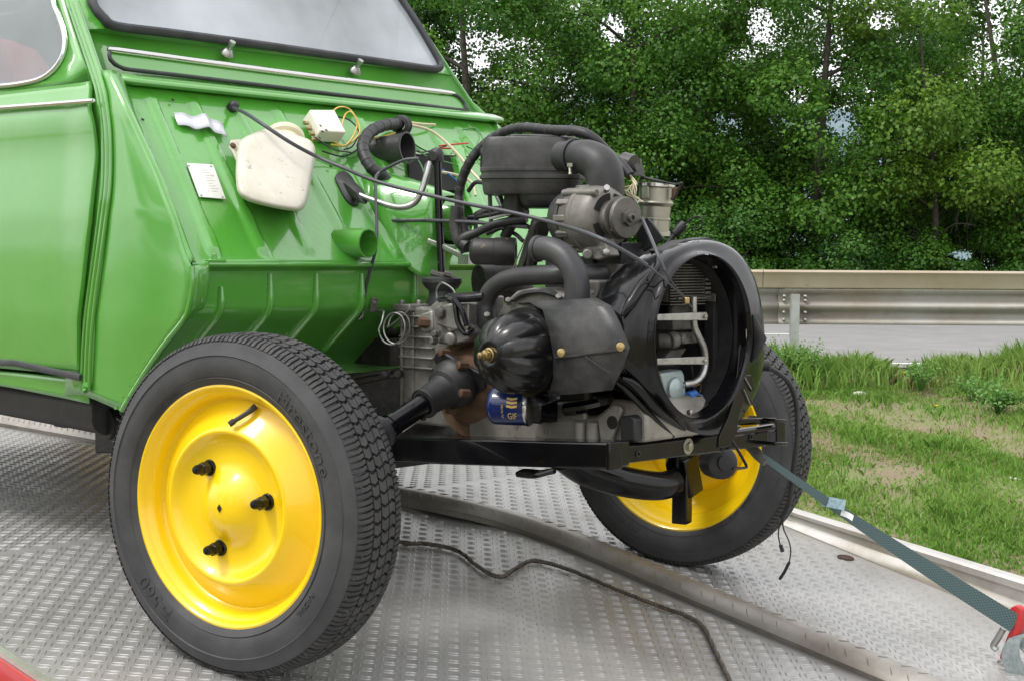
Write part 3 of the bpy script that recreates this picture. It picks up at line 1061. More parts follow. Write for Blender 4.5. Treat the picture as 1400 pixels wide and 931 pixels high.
# ------------------------------------------------------------------ lashing strap to the right
WEB = bpy.data.materials.new("woven_webbing")
WEB.use_nodes = True
n_, l_ = WEB.node_tree.nodes, WEB.node_tree.links
ck = n_.new("ShaderNodeTexChecker")
ck.inputs['Scale'].default_value = 1.0
uvn = n_.new("ShaderNodeUVMap")
uvn.uv_map = "UVMap"
ck.inputs['Color1'].default_value = (0.105, 0.155, 0.155, 1)
ck.inputs['Color2'].default_value = (0.05, 0.09, 0.10, 1)
l_.new(uvn.outputs[0], ck.inputs['Vector'])
l_.new(ck.outputs[0], n_["Principled BSDF"].inputs['Base Color'])
n_["Principled BSDF"].inputs['Roughness'].default_value = .7
def ribbon(name, pts, widths, m, parent, k=8, th=.0022, cells=11):
    P = smooth_path(pts, k)
    W = smooth_path(widths, k)
    W = W[:len(P)] if len(W) >= len(P) else W + [W[-1]] * (len(P) - len(W))
    vs, fs, uv = [], [], []
    cum = 0
    cums = []
    for i, p in enumerate(P):
        if i:
            cum += (p - P[i - 1]).length
        cums.append(cum)
        t = (P[min(i + 1, len(P) - 1)] - P[max(i - 1, 0)]).normalized()
        nn_ = t.cross(W[i]).normalized() * th / 2
        vs += [p - W[i] / 2 + nn_, p + W[i] / 2 + nn_, p + W[i] / 2 - nn_, p - W[i] / 2 - nn_]
    me = bpy.data.meshes.new(name)
    for i in range(len(P) - 1):
        for j in range(4):
            fs.append((i * 4 + j, i * 4 + (j + 1) % 4, i * 4 + 4 + (j + 1) % 4, i * 4 + 4 + j))
    fs += [(0, 3, 2, 1), tuple(len(P) * 4 - 4 + j for j in range(4))]
    me.from_pydata([tuple(v) for v in vs], [], fs)
    ul = me.uv_layers.new(name="UVMap")
    for f in me.polygons:
        for li in f.loop_indices:
            vi = me.loops[li].vertex_index
            ul.data[li].uv = (cells * (1 if vi % 4 in (1, 2) else 0), cums[vi // 4] / .0045)
    me.materials.append(m)
    o = bpy.data.objects.new(name, me)
    COL.objects.link(o)
    attach(o, parent)
    return o
sA = A(1026, 612, y=.30)
sB = D(1388, 852, .09)
strap = thing("lashing_strap", sB, "blue green lashing strap from the car's front to a red hook", "strap")
mid1, mid2 = sA.lerp(sB, .3), sA.lerp(sB, .65)
sag = Vector((0, 0, -.006))
wv = Vector((.0, .012, .030))
ribbon("webbing", [sA, mid1 + sag, mid2 + sag, sB], [Vector((0, .004, .012)), Vector((.004, .006, .017)), Vector((.010, .008, .028)), Vector((.016, .010, .034))], WEB, strap)
lt = sA.lerp(sB, .29)
TAGM = mat("pale_blue_label", (.45, .62, .68), .5, noise=(90, (.3, .45, .5), .5, .6))
ribbon("label_tag", [A(1124, 684, y=lt.y), A(1140, 687, y=lt.y), A(1155, 690, y=lt.y)], [Vector((.0, .006, .020))] * 3, TAGM, strap, k=3, th=.0015)
ribbon("label_tag", [A(1150, 700, y=lt.y), A(1160, 704, y=lt.y), A(1166, 708, y=lt.y)], [Vector((.0, .006, .010))] * 3, PLATE, strap, k=3, th=.0015)
b = MB()
b.tube([A(1018, 606, y=.30), A(1026, 612, y=.30), A(1034, 622, y=.295), A(1046, 632, y=.295)], .008, n=8)
b.tube([A(1020, 604, y=.30), A(1038, 622, y=.30)], .011, n=8, k=1)
b.build("strap_end_hook", CASTD, strap)
# red hook: a thick curved plate
yq = sB.y
hk = [(1366, 906), (1368, 890), (1376, 868), (1384, 850), (1388, 838), (1394, 829), (1402, 832), (1404, 850), (1398, 880), (1390, 892), (1380, 902), (1378, 913)]
b = MB()
dx_ = Vector((.35, .94, 0)) * .014
pts = [A(*q, y=yq) for q in [(1365, 905), (1367, 893), (1371, 882), (1379, 862), (1383, 848), (1382, 840), (1376, 842), (1376, 836), (1382, 829), (1390, 826), (1396, 832), (1397, 846), (1393, 862), (1386, 876), (1382, 888), (1376, 896), (1374, 908)]]
b.prism(pts, dx_)
b.build("red_hook", REDH, strap, bevel=.003)
b = MB()
b.tube([A(1363, 888, y=yq - .01), A(1358, 882, y=yq - .01), A(1364, 872, y=yq - .01), A(1372, 858, y=yq - .01)], .007, n=8)
b.tube([A(1362, 915, y=yq), A(1368, 904, y=yq), A(1378, 908, y=yq), A(1377, 920, y=yq), A(1367, 922, y=yq), A(1362, 915, y=yq)], .006, n=8)
b.build("shackle", STEEL, strap)
G2 = mat("grey_webbing", (.13, .16, .16), .7, noise=(90, (.2, .23, .23), .4, .6))
ribbon("webbing_loop", [A(1392, 868, y=yq), A(1382, 884, y=yq - .02), A(1384, 905, y=yq - .03), A(1398, 925, y=yq - .03), A(1420, 940, y=yq - .03)], [Vector((.028, .02, .012))] * 5, G2, strap, cells=1)
ribbon("webbing_loop", [A(1398, 845, y=yq + .02), A(1397, 862, y=yq + .02), A(1402, 880, y=yq + .01), A(1415, 895, y=yq)], [Vector((.028, .02, .0))] * 4, G2, strap, cells=1)
b = MB()
b.tube([A(1322, 945, y=yq - .05), A(1336, 925, y=yq - .04), A(1352, 915, y=yq - .02), A(1366, 913, y=yq)], .005, n=8)
o = b.build("wire_rope", ROPE, strap)
#=CAR=
car = thing("vintage_car", (-1.0, 0, dz(0)), "old green two door looking car stripped of bonnet and wings, engine bare, yellow wheels, on the flatbed", "car")
car["label"] = "green car without bonnet, its engine bare, on yellow wheels"
def pt(mb, name, m, parent=None, **k):
    return mb.build(name, m, parent or car, **k)

# ---- side surface of the body
def yside(x, z):
    y = float(np.interp(z, [.10, .30, .50, .70, .765, .85, .95, 1.1, 1.3, 1.42], [.60, .615, .615, .60, .585, .56, .535, .485, .42, .36]))
    t = min(1, max(0, (x + .55) / .32))
    y -= .03 * t * t * (3 - 2 * t)
    t = min(1, max(0, (-.6 - x) / .7))
    return y + .05 * t
def SIDE(px, py, off=0.0):
    y = -.6
    for _ in range(8):
        p = A(px, py, y=y)
        y = -(yside(p.x, p.z) + off)
    return A(px, py, y=y)
def poly_at(pl, t):
    seg = [math.dist(a, b) for a, b in zip(pl, pl[1:])]
    L = sum(seg) * t
    for (a, b), s in zip(zip(pl, pl[1:]), seg):
        if L <= s or (a, b) == (pl[-2], pl[-1]):
            q = min(1, L / s)
            return (a[0] + (b[0] - a[0]) * q, a[1] + (b[1] - a[1]) * q)
        L -= s

# ---- firewall
F0, FNn = Vector((-.25, 0, .405)), Vector((.357, 0, .307)).normalized()
def FW(px, py, off=0.0):
    return hit(px, py, F0 + FNn * off, FNn)
TLc, TRc, BLc, BRc = Vector((-.557, -.515, .762)), Vector((-.557, .535, .762)), Vector((-.25, -.570, .405)), Vector((-.25, .58, .405))
ribs = [-.500, -.388, -.274, -.156, -.03, .09, .21, .33, .45]
def fwp(u, v):
    p = TLc.lerp(TRc, u).lerp(BLc.lerp(BRc, u), v)
    y = p.y / (1 + .08 * (v - 1))
    h = 0
    if .05 < v < .955:
        fade = min(1, (v - .05) / .03, (.955 - v) / .02)
        for r in ribs:
            d = r - y
            if 0 <= d < .026:
                h = max(h, .0068 * min(1, (1 - d / .026) * 2.2) * fade)
            elif -.005 < d < 0:
                h = max(h, .0075 * (1 + d / .005) * fade)
    h += .0025 * math.sin(y * 9 + 1) * math.sin(v * 5)
    return p + FNn * h
b = MB()
b.grid(fwp, 300, 46)
fire = pt(b, "firewall", GREENW, smooth=50, solid=.003)
# flange band between the side edge and the firewall
edge_px = [(147, 97), (160, 123), (186, 178), (213, 233), (240, 300), (255, 349), (259, 362)]
b = MB()
def flange(s, t):
    q = poly_at(edge_px, t)
    a = SIDE(*q)
    e = TLc.lerp(BLc, max(0, (t - .03) / .97)) + FNn * .002
    p = a.lerp(e, s)
    return p + FNn * (.010 * math.sin(PI * s) ** .7)
b.grid(flange, 8, 30)
pt(b, "firewall_flange", GREENW, smooth=60, solid=.003)
b = MB()
wl = [TLc.lerp(BLc, t) + FNn * .004 + Vector((0, .004 * math.sin(t * 40), 0)) for t in [i / 24 for i in range(25)]]
b.tube(wl, .0035, n=6, k=2)
pt(b, "weld_seam", GREEN, smooth=60)
# far flange
b = MB()
b.grid(lambda s, t: TRc.lerp(BRc, t) + Vector((0, .035 * s, 0)) + FNn * (.010 * math.sin(PI * s) - .012 * s), 6, 12)
pt(b, "firewall_flange", GREENW, smooth=60, solid=.003)

# ---- lower firewall: upright, then sloping back, with pressed ribs
LW = [(-.252, .405), (-.262, .400), (-.270, .392), (-.270, .325), (-.276, .312), (-.30, .293), (-.40, .215), (-.43, .190), (-.437, .178), (-.437, .160), (-.60, .14)]
b = MB()
def lwp(u, v):
    i = v * (len(LW) - 1)
    k = min(int(i), len(LW) - 2)
    f = i - k
    x = LW[k][0] + (LW[k + 1][0] - LW[k][0]) * f
    z = LW[k][1] + (LW[k + 1][1] - LW[k][1]) * f
    w = .570 + .02 * max(0, (.405 - z) / .2)
    return Vector((x, -w + 2 * w * u, z))
b.grid(lwp, 40, len(LW) - 1)
low = pt(b, "toe_board", GREEN, smooth=40, solid=.003)
b = MB()
b.tube([(-.249, -.572, .404), (-.249, 0, .404), (-.249, .58, .404)], .005, n=8, k=2)
pt(b, "firewall_lip", GREEN)
for (px, py), zt_ in (((300, 392), .375), ((367, 374), .39), ((430, 374), .39), ((492, 374), .39), ((565, 374), .39)):
    y = A(px, py, x=-.27).y
    b = MB()
    b.tube([(-.266, y, A(px, py, x=-.27).z), (-.268, y, .33), (-.280, y, .309), (-.31, y, .285), (-.38, y, .230), (-.395, y, .219)], [.006, .012, .012, .012, .011, .004], n=10, k=3, flat=.62)
    pt(b, "pressed_rib", GREEN, low, smooth=60)
for px in (660, 720):
    y = A(px, 374, x=-.27).y
    b = MB()
    b.tube([(-.266, y, .38), (-.268, y, .33), (-.280, y, .309), (-.31, y, .285), (-.395, y, .219)], [.004, .009, .009, .008, .003], n=8, k=3)
    pt(b, "pressed_rib", GREEN, low, smooth=60)
b = MB()
p = FW(293, 357, .0)
b.cyl(p, p + Vector((0, 0, .014)), .0045)
b.box(p + Vector((.0, 0, .0)), (.02, .04, .005))
pt(b, "bonnet_stop", GREEN, bevel=.001)

# ---- side panel (between the door and the firewall)
hinge_px = [(129, 96), (140, 130), (146, 175), (146, 250), (139, 310), (130, 375), (123, 440), (117, 540)]
front_px = [(147, 97), (160, 123), (213, 233), (240, 300), (255, 349), (262, 364), (263, 390), (258, 420), (250, 439), (222, 474), (193, 517), (166, 561)]
b = MB()
def sidep(s, t):
    a, c = poly_at(hinge_px, t), poly_at(front_px, t)
    off = .006 * math.sin(PI * s) * math.sin(PI * t)
    p = SIDE(a[0] + (c[0] - a[0]) * s, a[1] + (c[1] - a[1]) * s)
    return p + Vector((0, -off, 0))
b.grid(sidep, 14, 40)
pt(b, "side_panel", GREEN, smooth=60, solid=.004)
b = MB()
b.tube([SIDE(*q) for q in front_px[5:]], .005, n=8, k=4)
for i in range(9):
    q = poly_at(front_px[8:], i / 8)
    b.tube([SIDE(q[0] - 5, q[1] - 5, .0), SIDE(q[0] - 9, q[1] - 3, .001)], .003, n=6, k=1)
pt(b, "panel_edge", GREEN)
# inner wing lining behind the side panel edge
b = MB()
def lining(s, t):
    q = poly_at(front_px[5:], t)
    p = SIDE(*q)
    return Vector((p.x - .06 * s * (1 if p.z < .3 else .3), p.y + .05 * s ** .6, p.z + .01 * s))
b.grid(lining, 5, 20)
pt(b, "wheel_arch_lip", GREEN, smooth=60, solid=.003)

# ---- door, window, hinge channel
door_px = [(90, 0), (110, 63), (128, 120), (136, 166), (137, 216), (130, 300), (119, 390), (112, 440), (109, 512)]
dpts = sorted([SIDE(*q) for q in door_px], key=lambda p: p.z)
dzs, dxs = [p.z for p in dpts], [p.x for p in dpts]
def xedge(z):
    if z > dzs[-1]:
        return dxs[-1] - .55 * (z - dzs[-1])
    return float(np.interp(z, dzs, dxs))
zsill = SIDE(109, 512).z
zbelt = SIDE(0, 122).z
def doory(x, z):
    tr = SIDE(60, 143).z
    bul = .012 * math.exp(-((z - (tr - .03)) / .05) ** 2) + .008 * math.sin(PI * min(1, max(0, (z - zsill) / (tr - zsill))))
    return -(yside(x, z) + .004 + bul)
b = MB()
zz0, zz1 = zsill, zbelt - .01
def doorp(u, v):
    z = zz0 + (zz1 - zz0) * v
    xe = xedge(z)
    x = -1.42 + (xe + 1.42) * (1 - (1 - u) ** 1.6)
    return Vector((x, doory(x, z) + (.006 if u > .995 or v < .005 else 0), z))
b.grid(doorp, 40, 40)
door = pt(b, "door", GREEN, smooth=50, solid=.006)
from mathutils.geometry import tessellate_polygon
def holed(outer, inner, fn):
    """a sheet with an opening; loops are 2D, fn lifts a 2D point to 3D"""
    m = MB()
    tri = tessellate_polygon([[Vector((a, c, 0)) for a, c in outer], [Vector((a, c, 0)) for a, c in inner]])
    pts2 = list(outer) + list(inner)
    m.add([fn(a, c) for a, c in pts2], [tuple(t) for t in tri])
    return m
win_px = [(-60, 124), (0, 119), (30, 116), (58, 110), (76, 99), (88, 84), (94, 66), (93, 45), (86, 22), (78, 0)]
win = [(p.x, p.z) for p in (SIDE(*q) for q in win_px)]
x9, z9 = win[-1]
win += [(x9 - .06, z9 + .11), (x9 - .13, z9 + .20), (x9 - .17, z9 + .225), (-1.30, z9 + .23), (-1.33, z9 + .20), (-1.33, win[0][1] + .03), (-1.30, win[0][1])]
zt9 = z9 + .29
outer = [(-1.42, zz1)]
outer += [(-1.42 + (xedge(zz1) + 1.42) * i / 6, zz1) for i in range(1, 7)]
for i in range(1, 11):
    z = zz1 + (zt9 - zz1) * i / 10
    outer.append((xedge(z), z))
outer += [(-1.42, zt9)]
b = holed(outer, win, lambda x, z: Vector((x, -(yside(x, z) + .004), z)))
pt(b, "window_surround", GREEN, door, smooth=60, solid=.005)
b = MB()
loop = [Vector((x, -(yside(x, z) + .009), z)) for x, z in win]
b.tube(loop + [loop[0], loop[1]], .0055, n=8, k=3, caps=False)
pt(b, "window_frame", CHROME, door)
b = MB()
cx_, cz_ = sum(p[0] for p in win) / len(win), sum(p[1] for p in win) / len(win)
b.add([(x, -(yside(x, z) - .002), z) for x, z in win], [tuple(range(len(win)))])
pt(b, "window_glass", SIDEGLASS, door, smooth=None)
b = MB()
tp = [SIDE(x_, y_, .026) for x_, y_ in ((-70, 154), (0, 148), (60, 143.5), (122, 138.5), (126, 138))]
b.tube(tp, [.0055, .0055, .0055, .005, .002], n=8, k=4)
pt(b, "trim_strip", CHROME, door)
b = MB()
q = SIDE(99, 88, .0045)
b.lathe([(0, .005), (.0008, .005), (.0008, 0)], q, (0, -1, 0), 12)
pt(b, "mirror_hole", DARK, door)
b = MB()
for dx1, r_, of in ((0, .0055, .004), (4.5, .004, .008), (-6, .0035, .0)):
    b.tube([SIDE(x_ + dx1, y_, of) for x_, y_ in [(97, 0), (108, 33), (120, 68), (134, 110), (141, 140), (146, 185), (146, 250), (139, 310), (122, 440), (117, 533)]], r_, n=8, k=5)
pt(b, "door_hinge_channel", GREEN)
b = MB()
b.tube([SIDE(x_, y_, .012) for x_, y_ in [(118, 525), (116, 530), (118, 534)]], .007, n=8, k=2)
pt(b, "hinge_pin", GREEN)
b = MB()
hj = [(97, 0), (108, 33), (120, 68), (134, 110), (141, 140), (146, 185), (146, 250), (139, 310), (122, 440), (117, 540)]
def jamb(u, v):
    q = poly_at(hj, v)
    return SIDE(q[0] - 28 + 38 * u, q[1], -.0015)
b.grid(jamb, 3, 30)
pt(b, "door_jamb", GREEN, smooth=60, solid=.003)
# sill below the door
b = MB()
sp = [SIDE(q, 0) if False else None for q in ()]
def sillp(u, v):
    top = Vector((-2.3 + u * (SIDE(117, 516).x + 2.3), 0, zsill - .008))
    zb_ = float(np.interp(top.x, [-2.3, SIDE(0, 527).x, SIDE(166, 561).x], [SIDE(0, 527).z + .04, SIDE(0, 527).z, SIDE(166, 561).z]))
    z = top.z + (zb_ - top.z) * v
    return Vector((top.x, -(yside(top.x, z) - .004), z))
b.grid(sillp, 20, 4)
pt(b, "sill", GREEN, smooth=50, solid=.003)
b = MB()
b.tube([SIDE(-80, 511, .008), SIDE(0, 495, .008), SIDE(60, 505, .008), SIDE(110, 516, .008)], .007, n=8, k=3, flat=.6)
pt(b, "sill_rubber", SEAL)

# ---- rest of the body, so that it closes: far side, roof, tail, floor
b = MB()
def farside(u, v):
    z = .14 + v * 1.16
    yf = float(np.interp(z, [.10, .50, .70, .779, 1.074, 1.3], [.60, .61, .595, .566, .43, .36]))
    xf = float(np.interp(z, [.14, .30, .405, .762, .78, 1.3], [-.44, -.27, -.25, -.557, -.61, -.87]))
    return Vector((-2.4 + u * (xf + 2.4), yf, z))
b.grid(farside, 10, 24)
pt(b, "far_side_panel", GREEN, smooth=60, solid=.004)
b = MB()
b.grid(lambda u, v: Vector((-1.43 - .95 * u, -(yside(-1.4, .14 + v * 1.2) - .01), .14 + v * 1.2)), 6, 16)
pt(b, "rear_side_panel", GREEN, smooth=60, solid=.004)
b = MB()
b.grid(lambda u, v: Vector((-.86 - 1.5 * u, -.42 + .84 * v, 1.30 + .10 * math.sin(PI * u * .8 + .1) + .03 * math.sin(PI * v))), 12, 8)
pt(b, "roof", mat("roof_cloth", (.05, .05, .05), .8), smooth=60, solid=.01)
b = MB()
b.grid(lambda u, v: Vector((-2.38 + .02 * v, -.6 + 1.2 * u, .14 + 1.2 * v)), 4, 6)
pt(b, "tail_panel", GREEN, smooth=60, solid=.004)
b = MB()
b.add([(-2.38, -.6, .15), (-.5, -.6, .15), (-.5, .6, .15), (-2.38, .6, .15)], [(0, 1, 2, 3)])
pt(b, "floor_pan", GRIME, smooth=None, solid=.004)
b = MB()
sp_ = A(-2, 84, y=-.42)
b.lathe([(-.25, .16), (-.1, .17), (.0, .15), (.06, .11), (.085, .05), (.09, 0)], Vector((sp_.x - .06, -.40, sp_.z - .03)), (-.15, 0, 1), 20, rfun=lambda ph, h, r: .55 + .45 * abs(math.sin(ph)))
pt(b, "seat", SEATM)

# ---- windscreen panel
W0, WN = Vector((-.635, 0, .836)), Vector((1, 0, .5)).normalized()
def WS(px, py, off=0.0):
    return hit(px, py, W0 + WN * off, WN)
def ws3(y, z, off=0.0):
    x = W0.x - .5 * (z - W0.z)
    yl = yside(-.65, z)
    yr = .566 - .461 * (z - .779)
    e = 0
    if y < 0:
        t = max(0, (-y - (yl - .07)) / .07)
        e = -.028 * t ** 2.2
    else:
        t = max(0, (y - (yr - .03)) / .03)
        e = -.012 * t ** 2
    return Vector((x, y, z)) + WN * (off + e)
def yz(px, py):
    p = WS(px, py)
    return (p.y, p.z)
gb = [yz(*q) for q in ((158, 38), (230, 47), (330, 60), (430, 74), (530, 88), (578, 95))]
gl = yz(131, 14)
gr_ = yz(595, 96), yz(601, 90), yz(590, 68), yz(570, 30), yz(552, 0)
yL, zL = gl
ins = [gl, yz(141, 27)] + gb + list(gr_)
yr9, zr9 = gr_[-1]
ins += [(yr9 - .05, zr9 + .11), (yr9 - .09, zr9 + .14), (0, zr9 + .15), (-.30, zr9 + .15), (-.37, zr9 + .12), (-.44, zr9 - .0), (yL + .004, zL + .04)]
zbot = .776
outer = []
N_ = 14
for i in range(N_):
    z = 1.30 + (zbot - 1.30) * i / N_
    outer.append((-yside(-.65, z), z))
for i in range(20):
    f = i / 20
    outer.append((-yside(-.65, zbot) + f * (yside(-.65, zbot) + .566), zbot))
for i in range(N_):
    z = zbot + (1.30 - zbot) * i / N_
    outer.append((.566 - .461 * (z - .779), z))
outer.append((.566 - .461 * (1.30 - .779), 1.30))
inner_d = []
for a, c in zip(ins, ins[1:] + ins[:1]):
    for k in range(4):
        inner_d.append((a[0] + (c[0] - a[0]) * k / 4, a[1] + (c[1] - a[1]) * k / 4))
# intermediate loop keeps the corner rounding near the pillars
b = holed(outer, [(y * 1.0, z) for y, z in inner_d], lambda y, z: ws3(y, z))
panel = pt(b, "windscreen_panel", GREEN, smooth=50, solid=.004)
b = MB()
lp = [ws3(y, z, .004) for y, z in ins]
b.tube(lp + lp[:2], .0105, n=10, k=4, caps=False, flat=.8)
pt(b, "windscreen_seal", SEAL)
b = MB()
b.add([ws3(y, z, -.002) for y, z in inner_d], [tuple(range(len(inner_d)))])
pt(b, "windscreen_glass", WSGLASS, smooth=None)
# vent flap: raised panel, chrome strip above, rubber round its lower edge
fl_px = [(150, 70), (200, 76.5), (300, 90), (400, 103), (500, 115.5), (600, 127), (622, 130), (633, 139), (637, 148), (634, 151), (560, 141.5), (460, 129.5), (360, 117), (260, 105), (200, 98), (172, 94.5), (158, 88), (150, 79)]
fl = [WS(x_, y_, .007) for x_, y_ in fl_px]
b = MB()
b.prism(fl, -WN * .010)
flap = pt(b, "vent_flap", GREEN, smooth=30, bevel=.002)
b = MB()
b.tube([WS(x_, y_, .010) for x_, y_ in fl_px[5:] + fl_px[:1]], .0042, n=8, k=4)
pt(b, "flap_seal", SEAL, flap)
b = MB()
b.tube([WS(x_, y_, .012) for x_, y_ in [(151, 68.5), (160, 69), (300, 88), (450, 107.5), (600, 125.5), (622, 128.5)]], [.002, .0065, .0065, .0065, .0065, .003], n=10, k=4, flat=.7)
pt(b, "flap_trim", CHROME, flap)
# ledge under the flap that overhangs the firewall
b = MB()
def ledge(u, v):
    pf = [(-.606, .782), (-.596, .785), (-.580, .784), (-.562, .780), (-.540, .773), (-.530, .769), (-.528, .764), (-.534, .761), (-.562, .760)]
    i = v * (len(pf) - 1)
    k = min(int(i), len(pf) - 2)
    f = i - k
    x = pf[k][0] + (pf[k + 1][0] - pf[k][0]) * f
    z = pf[k][1] + (pf[k + 1][1] - pf[k][1]) * f
    return Vector((x, -.535 + u * 1.095, z))
b.grid(ledge, 20, 16)
pt(b, "cowl_ledge", GREEN, smooth=60, solid=.003)
for px, py in ((310, 74), (485, 98)):
    p = WS(px, py, .0)
    ax = (WN + Vector((0, 0, .55))).normalized()
    b = MB()
    b.lathe([(0, .016), (.004, .015), (.010, .009), (.012, .008), (.013, .006), (.024, .006), (.026, .0075), (.033, .007), (.034, 0)], p, ax, 14)
    pt(b, "wiper_spindle", STEEL)

# ---- things on the firewall
b = MB()
q = [FW(*p, .006) for p in ((255, 224), (291, 226), (308, 273), (272, 270))]
b.prism(q, FNn * .0015)
vin = pt(b, "data_plate", PLATE, smooth=None)
b = MB()
for x_, y_ in ((258, 227), (288, 228), (304, 270), (275, 267.5)):
    b.lathe([(0, .0022), (.0012, .0018), (.0018, 0)], FW(x_, y_, .0075), FNn, 8)
pt(b, "rivet", STEEL, vin)
b = MB()
txt_o, ux, uy = FW(281, 226, .0077), (FW(291, 226, .0077) - FW(255, 224, .0077)).normalized(), (FW(255, 224, .0077) - FW(272, 270, .0077)).normalized()
for i in range(9):
    c = FW(276 + 17 * (i / 10), 233 + 3.6 * i, .0078)
    w_ = .012 + .008 * ((i * 7) % 5) / 4
    b.prism([c, c + ux * w_, c + ux * w_ + uy * .0009, c + uy * .0009], FNn * .0001)
pt(b, "plate_print", mat("faint_print", (.45, .38, .30), .6), vin, smooth=None)
# strip of silver tape with a hump
b = MB()
ta, tb = FW(237, 155, .006), FW(303, 170, .006)
tw = (FW(243, 174, .006) - FW(237, 155, .006))
def tape(u, v):
    h = .022 * math.exp(-((u - .56) / .14) ** 2) + .006 * math.sin(u * 9)
    return ta.lerp(tb, u) + tw * v * (.9 + .1 * u) + FNn * max(.002, h)
b.grid(tape, 24, 3)
pt(b, "tape_strip", TAPE, smooth=60, solid=.0012)
b = MB()
for x_, y_ in ((195, 164), (236, 137), (452, 228)):
    b.lathe([(0, .0035), (.0006, .0035), (.0006, 0)], FW(x_, y_, .009), FNn, 10)
pt(b, "bolt_hole", DARK, smooth=None)

# washer bottle
bc = FW(376, 232, .055)
u_ = Vector((.18, .98, 0)).normalized()
bott = [(323, 212), (326, 196), (336, 187), (356, 179), (372, 176), (415, 188), (428, 197), (431, 212), (425, 250), (419, 278), (411, 288), (400, 289), (370, 284), (338, 275), (325, 263), (322, 240)]
b = MB()
rings = []
for off, sc in ((.010, .86), (.013, .93), (.020, .975), (.035, 1.0), (.066, 1.0), (.080, .99), (.089, .965), (.0945, .925), (.097, .87), (.098, .7), (.0985, .3)):
    cen = FW(376, 231, off)
    rings.append([cen + (q - cen) * sc for q in smooth_path([FW(*q, off) for q in bott + bott[:1]], 5)[:-1]])
b.loft(rings, True, True)
bottle = pt(b, "washer_bottle", WHITEP, smooth=80)
b = MB()
nk = FW(389, 197, .036)
upv = (FW(384, 150, .045) - FW(384, 186, .045)).normalized()
b.lathe([(-.02, .036), (.0, .036), (.004, .033), (.008, .041), (.012, .042), (.020, .042), (.024, .038), (.0245, 0)], nk, upv, 24)
pt(b, "bottle_cap", mat("yellowed_plastic", (.66, .60, .42), .45), bottle)
b = MB()
b.prism([FW(328, 193, .02), FW(314, 194, .02), FW(312, 203, .02), FW(317, 210, .02), FW(323, 224, .02), FW(327, 210, .02)], FNn * .006)
pt(b, "bottle_ear", WHITEP, bottle, bevel=.002)
b = MB()
b.lathe([(0, .007), (.004, .006), (.006, 0)], FW(318, 200, .027), FNn, 10)
pt(b, "ear_screw", COPPER, bottle)

# fuse box
b = MB()
fb = [(413, 165), (447, 165), (463, 196), (428, 194)]
b.prism([FW(*q, .012) for q in fb], FNn * .034)
fuse = pt(b, "fuse_box", CREAM, bevel=.003, smooth=None)
b = MB()
for i in range(4):
    p = FW(415 + 4.0 * i, 168 + 7.5 * i, .028)
    b.lathe([(-.012, .0045), (.0, .0045), (.001, .0)], p, (-.1, -1, .1), 8)
pt(b, "fuse", BRASS, fuse)
b = MB()
for x_, y_ in ((438, 172), (441, 180), (437, 189), (446, 178)):
    p = FW(x_, y_, .0465)
    b.box(p, (.006, .0035, .0012), Matrix.Rotation(.6, 3, 'Y'))
pt(b, "clip_slot", DARK, fuse, smooth=None)

# grommet and the long bowden cable that crosses to the engine front
p0 = FW(318, 148, .004)
b = MB()
b.lathe([(-.004, .013), (.006, .012), (.012, .010), (.016, .006), (.017, 0)], p0, FNn, 16)
pt(b, "cable_grommet", RUB)
b = MB()
cb = [FW(319, 148, .012), FW(335, 155, .07), FW(360, 171, .112), FW(395, 194, .125), FW(432, 214, .122), A(470, 230, y=-.24), A(520, 250, y=-.21), A(620, 275, y=-.17), A(700, 291, y=-.15), A(760, 306, y=-.14), A(815, 324, x=.43), A(862, 349, x=.475), A(884, 363, x=.487)]
b.tube(cb, .0040, n=8, k=6)
b.tube([A(884, 363, x=.487), A(905, 379, x=.495), A(938, 410, x=.495)], .0017, n=6, k=3)
b.tube([A(878, 300, y=-.0), A(888, 322, x=.44), A(900, 350, x=.485), A(908, 370, x=.495)], .0034, n=8, k=4)
b.tube([A(908, 370, x=.495), A(920, 388, x=.497), A(938, 410, x=.495), A(945, 420, x=.49)], .0017, n=6, k=3)
pt(b, "bowden_cable", CABLE, smooth=60)
b = MB()
b.box(A(938, 411, x=.497), (.008, .012, .012))
pt(b, "cable_clamp", BRASS, bevel=.002)

# steering/heater openings, ducts, levers
def duct(px, py, r, L, axis, m, name, off=0.0, wall=.003, flare=1.0):
    p = FW(px, py, off)
    a = Vector(axis).normalized()
    m_ = MB()
    m_.lathe([(-.03, r * .98), (L, r * flare), (L + .001, r * flare - wall), (L - .01, r * flare - wall), (.0, r - wall), (.0, 0)], p, a, 32)
    return pt(m_, name, m)
duct(478, 332, .030, .050, (.95, .12, -.02), GREEN, "heater_duct_stub", .012)
b = MB()
p = FW(566, 270, .0)
rings = []
for t, w_, h_ in ((0, .070, .115), (.03, .066, .110), (.07, .056, .085), (.10, .050, .066), (.125, .047, .052)):
    c = FW(550, 308, .0) + Vector((t * .95, t * .12, 0)) + Vector((0, 0, -.035 * (t / .125) * 0))
    c = c + Vector((0, .02 * t / .125, .01 * t / .125))
    rings.append([c + Vector((0, w_ * math.copysign(abs(math.cos(a)) ** .7, math.cos(a)), 0)) + Vector((.0, 0, h_ * math.copysign(abs(math.sin(a)) ** .7, math.sin(a)))) - Vector((h_ * math.sin(a) * .86 * (1 - t / .125), 0, 0)) for a in [2 * PI * j / 28 for j in range(28)]])
b.loft(rings, True, False)
hd = pt(b, "heater_duct", GREENW, smooth=70, solid=.003)
c = rings[-1][0].lerp(rings[-1][14], .5)
b = MB()
b.lathe([(-.005, .047), (.025, .044), (.026, .040), (.0, .040), (-.03, .040), (-.04, 0)], c, (.95, .2, -.12), 30)
pt(b, "duct_mouth", GREEN, hd)
